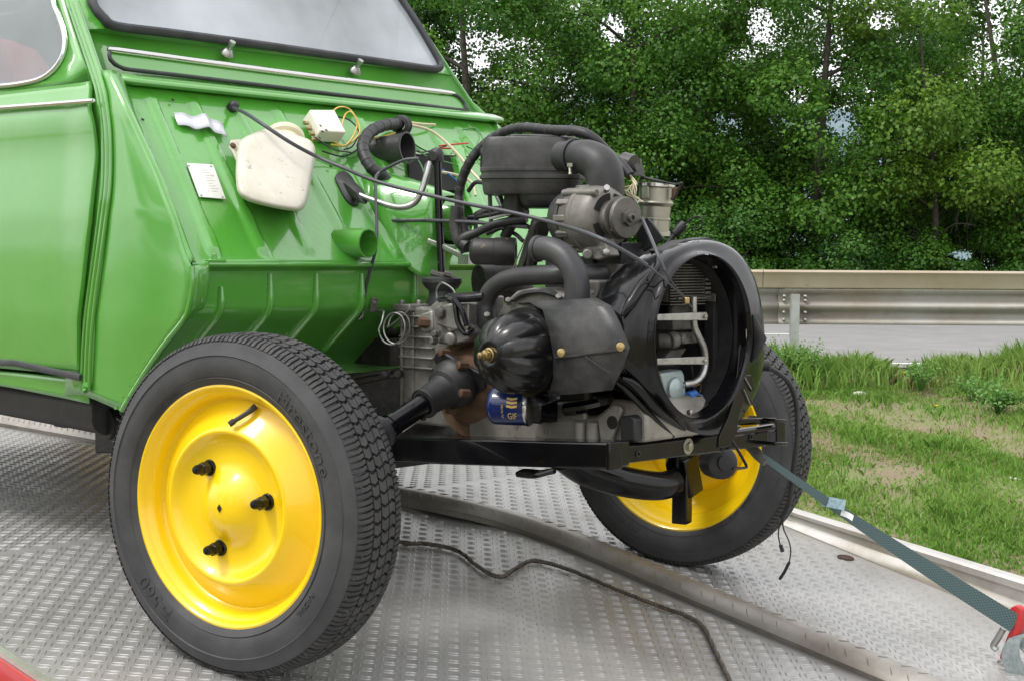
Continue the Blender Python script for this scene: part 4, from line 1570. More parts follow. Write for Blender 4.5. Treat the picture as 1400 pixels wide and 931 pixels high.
# dark slab laid on the firewall, painted shade of a box opening
b = MB()
b.prism([FW(556, 212, .008), FW(612, 214, .008), FW(640, 262, .008), FW(560, 262, .008)], FNn * .004)
pt(b, "heater_opening_shade", DARK, smooth=None)
b = MB()
b.prism([FW(612, 214, .004), FW(622, 210, .004), FW(668, 330, .004), FW(640, 330, .004)], FNn * .03)
pt(b, "bracket_gusset", GREENW, smooth=None, bevel=.003)
# black air trumpet with its ribbed hose
b = MB()
tpz = FW(528, 205, .02)
ax = Vector((.86, .25, .05)).normalized()
b.lathe([(-.03, .030), (.02, .031), (.05, .034), (.056, .036), (.056, .032), (.03, .029), (.0, .028), (.0, 0)], tpz, ax, 24)
pt(b, "air_trumpet", PLAST)
b = MB()
b.tube([FW(546, 170, .03), FW(524, 172, .045), FW(503, 184, .05), FW(496, 205, .05), FW(508, 230, .05), FW(525, 243, .045), FW(534, 262, .03)], .0135, n=12, k=6)
hs_ = pt(b, "taped_wire_loom", RUB)
b = MB()
pth2 = smooth_path([FW(546, 170, .03), FW(524, 172, .045), FW(503, 184, .05), FW(496, 205, .05), FW(508, 230, .05), FW(525, 243, .045), FW(534, 262, .03)], 10)
for i in range(4, len(pth2) - 2, 4):
    a, e1_, e2_ = frame((pth2[i + 1] - pth2[i - 1]).normalized() + Vector((.12 * math.sin(i), .1 * math.cos(i * 2), 0)))
    b.lathe([(-.004, .0137), (-.003, .0143), (.003, .0143), (.004, .0137)], pth2[i], a, 12)
pt(b, "tape_wrap", RUB, hs_)
b = MB()
b.lathe([(-.012, .014), (-.010, .022), (-.002, .024), (.0, .020), (.003, .020), (.005, .024), (.012, .022), (.014, .010)], FW(549, 172, .03), (FW(549, 172, .03) - FW(530, 172, .045)), 20)
pt(b, "loom_grommet", RUB, hs_)

# chrome gear selector rod with rubber boot, upright black lever
b = MB()
bp = FW(470, 256, .004)
ba = (A(496, 268, y=bp.y + .03) - bp)
bo = smooth_path([FW(*q, .0) for q in [(461, 238), (470, 237), (480, 246), (489, 266), (490, 280), (482, 283), (472, 276), (462, 258), (457, 245), (461, 238)]], 4)[:-1]
bcn = FW(474, 260, 0)
btip = A(495, 269, y=bcn.y - .012)
b.loft([[p_ + FNn * .0 for p_ in bo], [p_ + FNn * .006 for p_ in bo], [bcn.lerp(p_, .86) + FNn * .009 for p_ in bo]] + [[(bcn + FNn * .01).lerp(btip, t) + (p_ - bcn) * s_ for p_ in bo] for t, s_ in ((.10, .66), (.3, .62), (.6, .58), (.85, .52), (.97, .46), (1.0, .34))], True, True)
pt(b, "lever_boot", RUB)
b = MB()
yb = bp.y
yb = bcn.y - .012
b.tube([A(488, 266, y=yb), A(515, 276, y=yb + .01), A(545, 284, y=yb + .03), A(566, 278, y=yb + .05), A(576, 262, y=yb + .06), A(583, 240, y=yb + .07), A(588, 222, y=yb + .08)], .0066, n=12, k=6)
pt(b, "gear_selector_rod", STEEL)
b = MB()
b.tube([A(588, 224, y=-.0), A(592, 214, y=-.0), A(598, 210, y=.0), A(600, 222, y=.0)], [.009, .012, .013, .010], n=10, k=4)
b.cyl(A(592, 214, y=-.018), A(600, 214, y=.012), .009)
pt(b, "lever_joint", RUB)
b = MB()
b.tube([A(598, 214, y=0), A(600, 290, y=0), A(604, 378, y=0)], .0085, n=12, k=3)
pt(b, "gear_lever_rod", BLACK)
b = MB()
b.tube([A(572, 217, y=-.02), A(553, 219, y=-.03), A(533, 228, y=-.04), A(517, 238, y=-.05), A(513, 250, y=-.07), A(515, 300, y=-.10), A(514, 335, y=-.12), A(511, 352, y=-.13), A(502, 385, y=-.13), A(497, 412, y=-.13), A(496, 425, y=-.13)], .0036, n=8, k=5)
pt(b, "clutch_rod", CABLE)
b = MB()
b.tube([A(496, 425, y=-.13), A(494, 434, y=-.13), A(487, 437, y=-.13), A(482, 434, y=-.13), A(487, 432, y=-.125)], .003, n=8, k=4)
pt(b, "rod_hook", STEEL)
b = MB()
b.tube([A(490, 304, y=-.03), A(540, 302, y=-.03), A(600, 302, y=-.01), A(660, 305, y=.0), A(720, 311, y=.02)], .0038, n=8, k=4)
b.tube([A(590, 155, y=.0) * 0 + FW(596, 202, .02), FW(580, 230, .06), A(584, 262, y=.02)], .0016, n=6, k=3)
pt(b, "horizontal_cable", CABLE)

# loose wires on the firewall
def wires(name, m, lists, r=.0018):
    for pts_ in lists:
        w = MB()
        w.tube([FW(x_, y_, o_) for x_, y_, o_ in pts_], r, n=6, k=5)
        pt(w, name, m, smooth=60)
wires("loose_wire", YWIRE, [[(456, 194, .02), (470, 200, .03), (482, 188, .04), (488, 168, .05), (478, 150, .05), (463, 147, .05), (454, 156, .04), (456, 170, .03)],
                            [(452, 198, .02), (474, 199, .03), (492, 180, .05), (482, 155, .06), (472, 157, .05), (466, 178, .04), (464, 186, .03)],
                            [(500, 190, .03), (520, 188, .03), (540, 182, .03)]], .0021)
wires("loose_wire", CWIRE, [[(556, 170, .02), (590, 180, .03), (620, 205, .04), (645, 235, .05), (660, 250, .06)], [(553, 167, .02), (575, 170, .02), (595, 171, .012)],
                            [(600, 235, .05), (625, 240, .05), (645, 250, .06), (650, 268, .06)]], .0032)
wires("loose_wire", KWIRE, [[(470, 205, .02), (482, 200, .02), (490, 180, .03), (478, 165, .03), (462, 160, .03)], [(440, 207, .015), (470, 214, .02), (495, 200, .03), (500, 190, .03)],
                            [(550, 180, .02), (556, 195, .03), (572, 208, .03), (590, 206, .03), (610, 200, .02)], [(548, 180, .02), (550, 200, .03), (570, 212, .03), (588, 210, .03)],
                            [(552, 178, .02), (570, 200, .025), (600, 212, .03), (640, 215, .03), (665, 222, .03)], [(430, 188, .05), (455, 204, .03), (480, 209, .03)]], .0018)
wires("loose_wire", GWIRE, [[(552, 176, .02), (565, 198, .03), (585, 215, .03), (620, 225, .03), (650, 240, .03)], [(640, 172, .02), (655, 185, .03), (650, 205, .03), (655, 225, .03)],
                            [(632, 178, .02), (650, 176, .03), (662, 195, .03), (664, 225, .04)], [(560, 205, .04), (575, 225, .05), (582, 245, .05)],
                            [(450, 210, .015), (480, 216, .02), (500, 205, .02)], [(637, 200, .02), (655, 208, .02), (668, 206, .02)]], .0018)
wires("loose_wire", RWIRE, [[(600, 200, .03), (618, 198, .03), (640, 196, .03)], [(604, 203, .03), (625, 204, .03)]], .002)
wires("loose_wire", BWIRE, [[(604, 232, .05), (615, 240, .05), (630, 252, .05)]], .002)
#=WHEELS=
# ------------------------------------------------------------------ wheels (local frame: -Y outwards, X forwards, Z up)
def Wp(ph, r, a):
    return Vector((r * math.sin(ph), -a, r * math.cos(ph)))
def tyre_mesh():
    b = MB()
    pf = [(-.052, .197), (-.058, .206), (-.0655, .222), (-.068, .240), (-.065, .258), (-.059, .270), (-.0585, .272), (-.056, .2775), (-.046, .2815), (-.02, .2825), (0, .283),
          (.02, .2825), (.046, .2815), (.056, .2775), (.0585, .272), (.059, .270), (.065, .258), (.0662, .2545), (.0655, .2535), (.068, .240), (.0655, .222), (.0635, .2185), (.0645, .2175), (.058, .206), (.052, .197), (0.02, .19), (-.02, .19)]
    b.lathe(pf, (0, 0, 0), (0, -1, 0), 128, close=True)
    # vent spews
    for i in range(170):
        ph = random.uniform(0, 2 * PI)
        s = random.choice((-1, 1, 1))
        r0, a0 = random.choice(((.279, .054), (.286, .050), (.289, .04), (.289, .01)))
        p = Wp(ph, r0 - .002, a0 * s)
        q = Wp(ph + random.uniform(-.02, .02), r0 + random.uniform(.004, .012), a0 * s * 1.04)
        b.tube([p, q], .0005, n=3, k=1)
    return b.mesh("tyre", TYRE, 30)
def tread_mesh():
    b = MB()
    n = 88
    st = 2 * PI / n
    def block(p0, p1, rows, sk):
        # rows: (a, r, phase shift); a curved block standing on the carcass
        vs = []
        for a, r, s in rows:
            for top in (1, 0):
                for ph in (p0, p1):
                    rr = r if top else .279
                    inset = 0 if not top else .0025
                    vs.append(Wp(ph + s * sk + (inset if ph == p0 else -inset), rr, a))
        fs = []
        m = len(rows)
        for i in range(m - 1):
            o, q = i * 4, i * 4 + 4
            fs += [(o, o + 1, q + 1, q), (o, q, q + 2, o + 2), (o + 1, o + 3, q + 3, q + 1)]
        fs += [(0, 2, 3, 1), (m * 4 - 4, m * 4 - 3, m * 4 - 1, m * 4 - 2)]
        b.add(vs, fs)
    for i in range(n):
        ph = i * st
        for s in (-1, 1):
            rows = [(.0305 * s, .2895, 0), (.040 * s, .2885, .010), (.050 * s, .2855, .014), (.0575 * s, .2785, .016)]
            j = random.uniform(-.004, .004)
            block(ph + .006 + j, ph + st * .47, rows, s)
            block(ph + st * .56, ph + st - .005 + j, rows, s)
            rows = [(.0115 * s, .2905, 0), (.019 * s, .2905, .014), (.0275 * s, .290, .004)]
            block(ph + .004 + s * .01, ph + st * .84 + s * .01, rows, s)
        block(ph + .0, ph + st * .82, [(-.0085, .291, -.006), (0, .291, .009), (.0085, .291, -.006)], 1)
    return b.mesh("tread_blocks", TREADM, 30)
def rim_mesh():
    b = MB()
    pf = [(.0485, .2035), (.054, .2075), (.058, .206), (.059, .2025), (.056, .1985), (.050, .196), (.046, .1935), (.043, .1885), (.032, .1845), (.024, .181), (.021, .177), (.024, .171), (.034, .157), (.046, .143), (.054, .135), (.0585, .130), (.0590, .1270), (.0565, .1230),
          (.0495, .117), (.0440, .108), (.0415, .098), (.0405, .088), (.041, .074), (.0435, .064), (.048, .058), (.055, .050), (.062, .040), (.0675, .028), (.0710, .014), (.0722, 0.0001),
          (.068, .0001), (.062, .025), (.052, .045), (.043, .055), (.038, .066), (.0365, .085), (.037, .098), (.039, .108), (.044, .118), (.053, .127), (.042, .141), (.032, .154), (.016, .172), (.006, .174),
          (-.012, .172), (-.020, .174), (-.026, .182), (-.040, .186), (-.044, .192), (-.050, .195), (-.056, .1985), (-.059, .2025), (-.058, .206), (-.054, .2075), (-.0485, .2035), (-.046, .1975), (-.036, .191), (-.020, .186), (.02, .188), (.040, .194), (.046, .1985)]
    b.lathe(pf, (0, 0, 0), (0, -1, 0), 96, close=True)
    return b.mesh("rim", YELLOW, 50)
def letter_mesh():
    b = MB()
    for txt, size, r0, ph0, sp in (("Firestone", .034, .2215, rad(52), 1.30), ("F-560", .034, .2215, rad(222), 1.2), ("TUBELESS 125R15", .010, .2095, rad(-40), 1.2), ("135R15", .010, .2110, rad(150), 1.2), ("RADIAL", .012, .2255, rad(128), 1.3)):
        if txt == "135R15":
            continue
        vs, fs = text_mesh(txt, size, .0019)
        for side in (1, -1):
            out = []
            for v in vs:
                r = r0 + v.y * 1.02
                ph = ph0 + v.x * sp / .236
                a = .0672 - .55 * max(0, abs(r - .238) - .006) ** 1.15 + v.z
                out.append(Wp(ph if side > 0 else (-ph0 - .0) - v.x * sp / .236 - (0), r, a * side))
            b.add(out, fs)
    # fine raised circles on the sidewall
    for r in (.2175, .2555):
        for s in (1, -1):
            a = (.0650 if r < .23 else .0668) * s
            b.lathe([(a - .0006, r - .0008), (a + .0006 * s, r), (a - .0006, r + .0008)], (0, 0, 0), (0, -1, 0), 96)
    return b.mesh("sidewall_lettering", TYRE, None)
def nut_mesh():
    b = MB()
    b.lathe([(-.004, .0145), (.001, .0145), (.0035, .0125), (.0035, .0105)], (0, 0, 0), (0, -1, 0), 18)
    b.lathe([(.003, .0115), (.020, .0115), (.022, .0095)], (0, 0, 0), (0, -1, 0), 6)
    b.lathe([(.021, .009), (.031, .0085), (.035, .0065), (.0365, 0)], (0, 0, 0), (0, -1, 0), 12)
    return b.mesh("wheel_nut", BLACK, 40)
def valve_mesh():
    b = MB()
    b.tube([Wp(rad(14), .175, .030), Wp(rad(13), .165, .042), Wp(rad(8), .148, .058)], [.006, .0045, .0042], n=8, k=4)
    b.tube([Wp(rad(8), .1482, .0578), Wp(rad(6), .1415, .064)], .0052, n=8, k=1)
    return b.mesh("tyre_valve", RUB, 40)
def mark_mesh():
    b = MB()
    b.add([Wp(0, .0075, .0728), Wp(PI / 2, .0055, .0728), Wp(PI, .0075, .0728), Wp(-PI / 2, .0055, .0728)], [(0, 1, 2, 3)])
    return b.mesh("hub_mark", DARK, None)
WM = {"tyre": tyre_mesh(), "tread_blocks": tread_mesh(), "rim": rim_mesh(), "sidewall_lettering": letter_mesh(), "tyre_valve": valve_mesh(), "hub_mark": mark_mesh()}
NUT = nut_mesh()
def wheel(M, phase):
    w = bpy.data.objects.new("wheel", None)
    COL.objects.link(w)
    attach(w, car, M)
    for nm, me in WM.items():
        o = bpy.data.objects.new(nm, me)
        COL.objects.link(o)
        attach(o, w, M @ Matrix.Rotation(phase if nm != "hub_mark" else 0, 4, 'Y'))
        if nm == "tread_blocks":
            o["kind"] = "stuff"
    for k in (-40, 80, 200):
        o = bpy.data.objects.new("wheel_nut", NUT)
        COL.objects.link(o)
        attach(o, w, M @ Matrix.Rotation(phase, 4, 'Y') @ Matrix.Translation(Wp(rad(k), .079, .042)))
    return w
wheel(Matrix.Translation((0, -.63, 0)) @ Matrix.Rotation(.197, 4, 'Z'), 0.0)
wheel(Matrix.Translation((0, .63, 0)) @ Matrix.Rotation(PI + .2245, 4, 'Z'), rad(-170))
# rear wheels, out of the picture under the tail
for s in (-1, 1):
    wheel(Matrix.Translation((-2.40, .63 * s, dz(-2) + .291)) @ Matrix.Rotation(0 if s < 0 else PI, 4, 'Z'), 1.0)

# ------------------------------------------------------------------ chassis, axle arms, drive shafts
b = MB()
ya, yb_ = -.20, -.245
def rail(yo, yi):
    xe = A(832, 620, y=-.20).x
    zt_, zb_ = A(838, 605.5, y=-.20).z, A(838, 642.5, y=-.20).z
    zt2, zb2_ = A(530, 597, y=-.20).z, A(530, 632, y=-.20).z
    x2 = A(530, 610, y=-.20).x
    xl = -1.2
    k = (xl - x2) / (x2 - xe)
    ztl, zbl = zt2 + (zt2 - zt_) * k, zb2_ + (zb2_ - zb_) * k
    m = MB()
    m.prism([(xl, yo, zbl), (xe, yo, zb_), (xe, yo, zt_), (xl, yo, ztl)], (0, yi - yo, 0))
    return m, xe, zt_, zb_
for s in (1, -1):
    m, XE, ZT, ZB = rail(-.20 * s, -.14 * s)
    pt(m, "chassis_rail", BLACK, bevel=.004)
b = MB()
b.prism([A(841, 611, x=XE - .004), A(1050, 586, x=XE - .004), A(1050, 609.5, x=XE - .004), A(841, 635, x=XE - .004)], (-.035, 0, 0))
pt(b, "front_crossbar", BLACK, bevel=.003)
b = MB()
b.box((XE + .002, -.187, (ZT + ZB) / 2), (.008, .036, ZT - ZB + .002))
pt(b, "rail_end_cap", BLACK, bevel=.002)
# open ended channel of the far rail that sticks out to the right
b = MB()
cpx = [(1012, 572), (1062, 571), (1074, 573), (1074, 606), (1066, 607), (1064, 580), (1058, 579), (1012, 580)]
b.prism([A(*q, x=XE - .02) for q in [(1008, 572), (1062, 570.5), (1062, 579), (1008, 581)]], (-.06, 0, 0))
b.prism([A(*q, x=XE + .0) for q in [(1062, 572), (1073.5, 573.5), (1073.5, 606), (1062, 607.5)]], (-.004, 0, 0))
b.prism([A(*q, x=XE + .03) for q in [(1060, 572), (1076, 573), (1076, 577), (1060, 576)]], (-.03, 0, 0))
b.prism([A(*q, x=XE + .03) for q in [(1060, 604), (1078, 604), (1078, 608), (1060, 609)]], (-.03, 0, 0))
pt(b, "rail_channel", BLACK, bevel=.0015)
b = MB()
b.tube([A(1000, 592, x=XE), A(1030, 588, x=XE), A(1056, 584, x=XE)], .008, n=10, k=1)
pt(b, "cross_tube", BLACK)
b = MB()
for q, r in (((940, 609.5), .012),):
    p = A(*q, x=XE - .004)
    b.lathe([(0, r), (.002, r), (.0022, r * .75), (.008, r * .7), (.009, 0)], p, (1, 0, 0), 6)
    b.lathe([(0, r * 1.25), (.002, r * 1.25), (.002, 0)], p, (1, 0, 0), 20)
pt(b, "chassis_bolt", ZINC)
for q in ((872, 620), (986, 600), (1026, 597), (1059, 588)):
    b = MB()
    p = A(*q, x=XE - .0035)
    b.lathe([(0, .006), (.002, .0055), (.002, .0035), (-.003, .003)], p, (1, 0, 0), 14)
    pt(b, "bracket_hole", BLACKM)
b = MB()
b.tube([A(708, 648, y=-.19), A(718, 644, y=-.17), A(740, 646, y=-.17), A(757, 643, y=-.18)], .006, n=8, k=3)
b.tube([A(708, 648, y=-.19), A(730, 650, y=-.21), A(757, 643, y=-.2)], .005, n=8, k=3)
pt(b, "rail_hook", BLACK)
b = MB()
b.tube([A(1000, 600, x=XE + .005), A(1008, 614, x=XE + .012), A(1020, 635, x=XE + .014), A(1018, 639, x=XE + .014), A(1002, 640, x=XE + .012)], .0028, n=8, k=2)
pt(b, "hanging_hook", BLACK)

# axle arms and kingpins
for s in (1, -1):
    b = MB()
    # the far arm as seen; the near one mirrored behind the tyre
    arm = [A(770, 622, y=.18), A(800, 641, y=.25), A(850, 657, y=.34), A(900, 664, y=.43), A(922, 658, y=.48)]
    if s < 0:
        arm = [Vector((-.26, .24, .04)), Vector((-.22, .36, .03)), Vector((-.14, .46, -.0)), Vector((.0, .49, -.05)), Vector((.12, .50, -.08))]
    b.tube([Vector((p.x, p.y * s, p.z)) for p in arm], [.034, .036, .034, .032, .030], n=16, k=5)
    pt(b, "axle_arm", BLACK)
    b = MB()
    kp = A(931, 650, y=.50)
    kt = A(931, 612, y=.50)
    kb = A(931, 697, y=.50)
    b.box(Vector((kp.x, .505 * s, (kb.z + kp.z) / 2 - .005)), (.036, .036, kp.z - kb.z + .05), Matrix.Rotation(.25 * 1, 3, 'Z'))
    b.cyl(Vector((kp.x, .505 * s, kt.z)), Vector((kp.x, .505 * s, kp.z)), .017, 14)
    b.cyl(Vector((kp.x - .01, .505 * s, kp.z + .02)), Vector((0, .60 * s, 0)), .03, 16)
    b.box(Vector((kp.x + .012, .520 * s, kp.z - .0)), (.02, .05, .09), Matrix.Rotation(.3, 3, 'X'))
    pt(b, "kingpin", BLACK, bevel=.003)
    b = MB()
    b.lathe([(0, .06), (.02, .062), (.05, .055), (.055, .04), (.055, 0)], Vector((0, .64 * s, 0)), (.0, -s, 0), 24)
    pt(b, "hub", BLACKM)
    b = MB()
    b.lathe([(-.07, .030), (.07, .030)], Vector((.045, .47 * s, .045)), (0, s, .2), 18, caps=True)
    b.lathe([(.07, .042), (.078, .042), (.09, .03)], Vector((.045, .47 * s, .045)), (0, s, .2), 18, caps=True)
    pt(b, "shaft_joint", RUB)
for i, px in enumerate((963, 985)):
    pass
b = MB()
b.lathe([(-.03, .03), (.0, .034), (.02, .034), (.024, .028), (.025, 0)], A(982, 632, y=.36), (.8, -.4, .1), 18)
b.lathe([(.0, .018), (.03, .016), (.031, 0)], A(982, 632, y=.36), (.8, -.4, .1), 14)
pt(b, "damper", BLACKM)
# near drive shaft
g0 = A(624, 522, y=-.135)
hubp = Vector((0.01, -.56, .005))
dirn = (hubp - g0).normalized()
Lt = (hubp - g0).length
def along(px):
    # parameter of the point of the shaft seen at column px
    best = min(range(400), key=lambda i: abs(700 + FOC * (RC @ np.array(g0 + dirn * (Lt * i / 399)) + TC)[0] / (RC @ np.array(g0 + dirn * (Lt * i / 399)) + TC)[2] - px))
    return Lt * best / 399
s1, s2 = along(577), along(535)
b = MB()
b.cyl(g0 + dirn * along(592), g0 + dirn * (along(524)), .0215, 20)
b.lathe([(0, .0235), (.012, .0235), (.013, .0215)], g0 + dirn * along(532), -dirn, 20)
shaft = pt(b, "drive_shaft", BLACK)
b = MB()
e = along(580)
b.lathe([(-.008, .047), (.004, .050), (.012, .050), (.018, .046), (.030, .043), (.036, .0415), (.041, .034), (.050, .031), (.056, .0315), (e - .008, .0275), (e - .006, .0285), (e + .002, .0285), (e + .004, .0225)], g0, dirn, 32)
pt(b, "shaft_boot", RUB, shaft)
b = MB()
b.lathe([(e - .003, .0285), (e - .003, .030), (e + .003, .030), (e + .003, .0285)], g0, dirn, 28)
b.box(g0 + dirn * e + Vector((.01, -.012, -.026)), (.008, .006, .010))
pt(b, "boot_clip", BLACKM, shaft)
b = MB()
e = along(524)
b.lathe([(e - .004, .022), (e, .031), (e + .008, .033), (e + .012, .029), (e + .016, .031), (e + .026, .037), (e + .03, .033), (e + .035, .036), (e + .05, .042), (e + .055, .036), (e + .10, .04)], g0, dirn, 28)
pt(b, "outer_boot", RUB, shaft)
b = MB()
b.tube([A(540, 597, y=-.28), A(580, 570, y=-.2)], .0016, n=6, k=1)
pt(b, "return_wire", STEEL)
# flange plate with bolts behind the boot
fd = dirn
b = MB()
fa, fe1, fe2 = frame(fd, (0, 0, 1))
tri = []
for k in range(3):
    an = rad(35 + 120 * k)
    for da in (-.22, 0, .22):
        tri.append(g0 - fd * .012 + fe1 * .070 * math.cos(an + da) * (1 if da == 0 else .97) + fe2 * .070 * math.sin(an + da))
    tri.append(g0 - fd * .012 + fe1 * .045 * math.cos(an + rad(60)) + fe2 * .045 * math.sin(an + rad(60)))
b.prism(tri, fd * .008)
pt(b, "shaft_flange", BLACKM, shaft, bevel=.002)
b = MB()
for q, y_ in (((606, 482), -.15), ((631, 499), -.16), ((634, 537), -.165), ((616, 560), -.15)):
    p = A(*q, y=y_)
    m_ = b
    m_.lathe([(-.012, .0085), (.008, .0085), (.009, .006), (.009, 0)], p, (-.2, -1, .1), 6)
pt(b, "flange_bolt", COPPER, shaft)

#=ENGINE=
# ------------------------------------------------------------------ brake disc, gearbox
dc = A(646, 528, y=-.09)
b = MB()
b.lathe([(-.05, .104), (-.008, .106), (.0, .103), (.002, .082), (.012, .072), (.026, .062), (.030, .05), (.030, 0)], dc, (0, -1, 0), 40, caps=False)
pt(b, "brake_drum", RUST)
b = MB()
d2 = A(668, 548, y=-.04)
b.lathe([(-.03, .115), (.0, .116), (.004, .110), (.004, .03)], d2, (0, -1, 0), 40)
pt(b, "brake_disc", RUST)
b = MB()
b.lathe([(-.02, .118), (.0, .120), (.006, .118), (.008, .09), (.008, .0)], A(690, 548, y=-.02), (0, -1, 0), 40)
pt(b, "disc_shield", CASTD)
# gearbox casing: ribbed aluminium box
GA = A(556, 420, y=-.06)
GBx = A(660, 420, y=-.06).x + .02
b = MB()
zt_, zb_ = A(556, 424, y=-.07).z, A(556, 525, y=-.07).z
x0 = GA.x - .0
b.prism([(x0, -.07, zb_ - .08), (x0 + .20, -.07, zb_ - .08), (x0 + .20, -.07, zt_ - .005), (x0 + .05, -.07, zt_ + .008), (x0, -.07, zt_)], (0, .16, 0))
gear = pt(b, "gearbox", CAST, bevel=.006)
b = MB()
for i in range(6):
    z = zt_ - .012 - i * .021
    b.box((x0 + .045, -.073, z), (.10, .012, .0035))
    b.box((x0 - .004, .01, z), (.010, .16, .0035))
b.box((x0 + .001, -.072, (zt_ + zb_) / 2 - .03), (.006, .010, zt_ - zb_ + .05))
b.box((x0 + .034, -.072, (zt_ + zb_) / 2 - .03), (.006, .008, zt_ - zb_ + .05))
pt(b, "cooling_rib", CAST, gear, bevel=.001)
b = MB()
b.box((x0 + .01, .0, zt_ + .005), (.05, .17, .014))
for i in range(3):
    b.lathe([(0, .006), (.008, .006), (.009, 0)], (x0 - .004 + .02 * i, -.07 + .03 * i, zt_ + .012), (0, 0, 1), 6)
pt(b, "gearbox_cover", CAST, gear, bevel=.002)
# brake caliper: chunky cast body with big bolts
b = MB()
yc = -.13
cal = [(588, 418), (600, 408), (622, 412), (630, 425), (640, 440), (648, 455), (640, 466), (622, 471), (600, 470), (590, 462), (584, 450), (590, 440)]
b.prism([A(*q, y=yc) for q in cal], (0, .07, 0))
b.prism([A(*q, y=yc - .012) for q in [(594, 420), (620, 414), (634, 448), (620, 452), (596, 444)]], (0, .02, 0))
b.prism([A(*q, y=yc - .004) for q in [(574, 430), (590, 424), (592, 452), (578, 456), (572, 446)]], (0, .05, 0))
calip = pt(b, "brake_caliper", CAST, bevel=.004)
for q, r, m_ in (((604, 428), .011, 0), ((597, 456), .007, 0), ((594, 466), .006, 0), ((642, 452), .010, 0)):
    b = MB()
    p = A(*q, y=yc - .012)
    b.lathe([(-.003, r * 1.3), (.002, r * 1.3), (.002, r), (.010, r), (.011, r * .8), (.011, 0)], p, (.1, -1, .05), 6)
    pt(b, "caliper_bolt", CASTD, calip)
b = MB()
b.lathe([(-.02, .011), (.010, .011), (.011, .008), (.011, 0)], A(579, 441, y=yc - .01), (-.5, -1, .1), 6)
pt(b, "bleed_plug", COPPER, calip)
b = MB()
b.lathe([(-.03, .008), (.0, .008), (.0, 0)], A(615, 448, y=yc - .01), (.2, -1, 0), 10)
b.lathe([(-.01, .013), (.004, .013), (.006, .006), (.006, 0)], A(616, 463, y=yc - .005), (.2, -1, -.2), 14)
b.box(A(640, 432, y=yc + .02), (.05, .05, .05))
b.box(A(655, 418, y=-.06), (.09, .05, .04))
pt(b, "caliper_boss", CAST, calip, bevel=.003)
b = MB()
b.tube([A(614, 407, y=yc - .02), A(640, 407, y=yc - .01), A(660, 405, y=yc)], .0065, n=10, k=1)
cpts = []
for i in range(200):
    t = i / 199
    c = A(613, 408, y=yc - .02).lerp(A(655, 406, y=yc), t)
    cpts.append(c + Vector((0, math.cos(t * 16 * 2 * PI), math.sin(t * 16 * 2 * PI))) * .0085)
b.tube(cpts, .0018, n=5, k=1)
pt(b, "return_spring", BLACKM)
b = MB()
b.tube([A(600, 410, y=yc - .03), A(612, 409, y=yc - .03), A(622, 415, y=yc - .03), A(626, 440, y=yc - .03), A(636, 456, y=yc - .03), A(645, 448, y=yc - .02)], .0055, n=8, k=4)
b.tube([A(620, 408, y=yc - .032), A(632, 425, y=yc - .032), A(638, 446, y=yc - .03)], .005, n=8, k=4)
pt(b, "handbrake_lever", BLACK)
# gear lever socket on top of the gearbox
b = MB()
c = A(604, 394, y=.0)
b.lathe([(-.09, .034), (-.04, .033), (-.03, .028), (-.018, .027), (-.010, .036), (.0, .042), (.008, .041), (.012, .034), (.012, 0)], c + Vector((0, 0, .012)), (0, 0, 1), 24)
sock = pt(b, "lever_socket", RUB)
b = MB()
for q in ((594, 374), (604, 377), (612, 375)):
    b.lathe([(-.01, .006), (.008, .006), (.009, 0)], A(*q, y=-.012), (-.6, -.6, .3), 6)
b.box(A(604, 376, y=0), (.03, .02, .010))
pt(b, "socket_clamp", CASTD, sock)
b = MB()
b.tube([A(597, 408, y=-.04), A(597, 396, y=-.04), A(604, 387, y=-.04), A(618, 395, y=-.04), A(622, 403, y=-.04)], .0022, n=6, k=4)
pt(b, "breather_wire", STEEL)
# coiled brake pipe
b = MB()
cp = []
c0, c1 = A(534, 450, y=-.12), A(547, 448, y=-.10)
a_, q1, q2 = frame((.42, -.88, .1), (0, 0, 1))
for i in range(90):
    t = i / 89
    an = -PI / 2 + t * 2 * PI * 2.0 + PI
    cp.append(c0.lerp(c1, t) + q1 * .032 * math.cos(an) + q2 * .026 * math.sin(an))
b.tube([A(505, 425, y=-.10), A(525, 426, y=-.12)] + cp + [A(560, 423, y=-.09)], .0022, n=6, k=2)
b.tube([A(530, 427, y=-.04), A(560, 419, y=-.03), A(590, 418, y=-.03)], .0022, n=6, k=2)
pt(b, "coiled_brake_pipe", STEEL, smooth=60)
b = MB()
p = A(511, 417, x=-.26)
b.box(p, (.006, .016, .030), Matrix.Rotation(.2, 3, 'Y'))
b.lathe([(0, .005), (.006, .004), (.006, 0)], p + Vector((.003, -.003, .005)), (1, -.3, 0), 8)
pt(b, "pipe_bracket", CASTD, bevel=.001)
b = MB()
b.lathe([(-.012, .007), (.012, .007), (.013, .004)], A(563, 419, y=-.03), (.7, .6, .1), 10, caps=True)
b.cyl(A(528, 452, y=.0), A(558, 452, y=.04), .017, 14)
b.box(A(540, 478, y=.05), (.12, .14, .06))
b.tube([A(470, 520, y=-.12), A(500, 512, y=-.1), A(530, 508, y=-.08), A(545, 505, y=-.05)], .006, n=8, k=3)
b.tube([A(470, 528, y=-.12), A(520, 517, y=-.1), A(556, 512, y=-.06)], .004, n=8, k=3)
b.lathe([(-.01, .010), (.01, .010), (.012, .006)], A(526, 512, y=-.1), (.5, -.8, 0), 10, caps=True)
b.lathe([(-.01, .009), (.01, .009), (.012, .006)], A(545, 511, y=-.09), (.5, -.8, 0), 10, caps=True)
b.box((-.46, .10, .10), (.05, 1.0, .13))
b.box((-.34, .0, .03), (.20, .5, .05))
b.cyl(Vector((-.26, -.33, .03)), Vector((-.26, .33, .03)), .055, 24)
pt(b, "steering_rack", GRIME, bevel=.002)

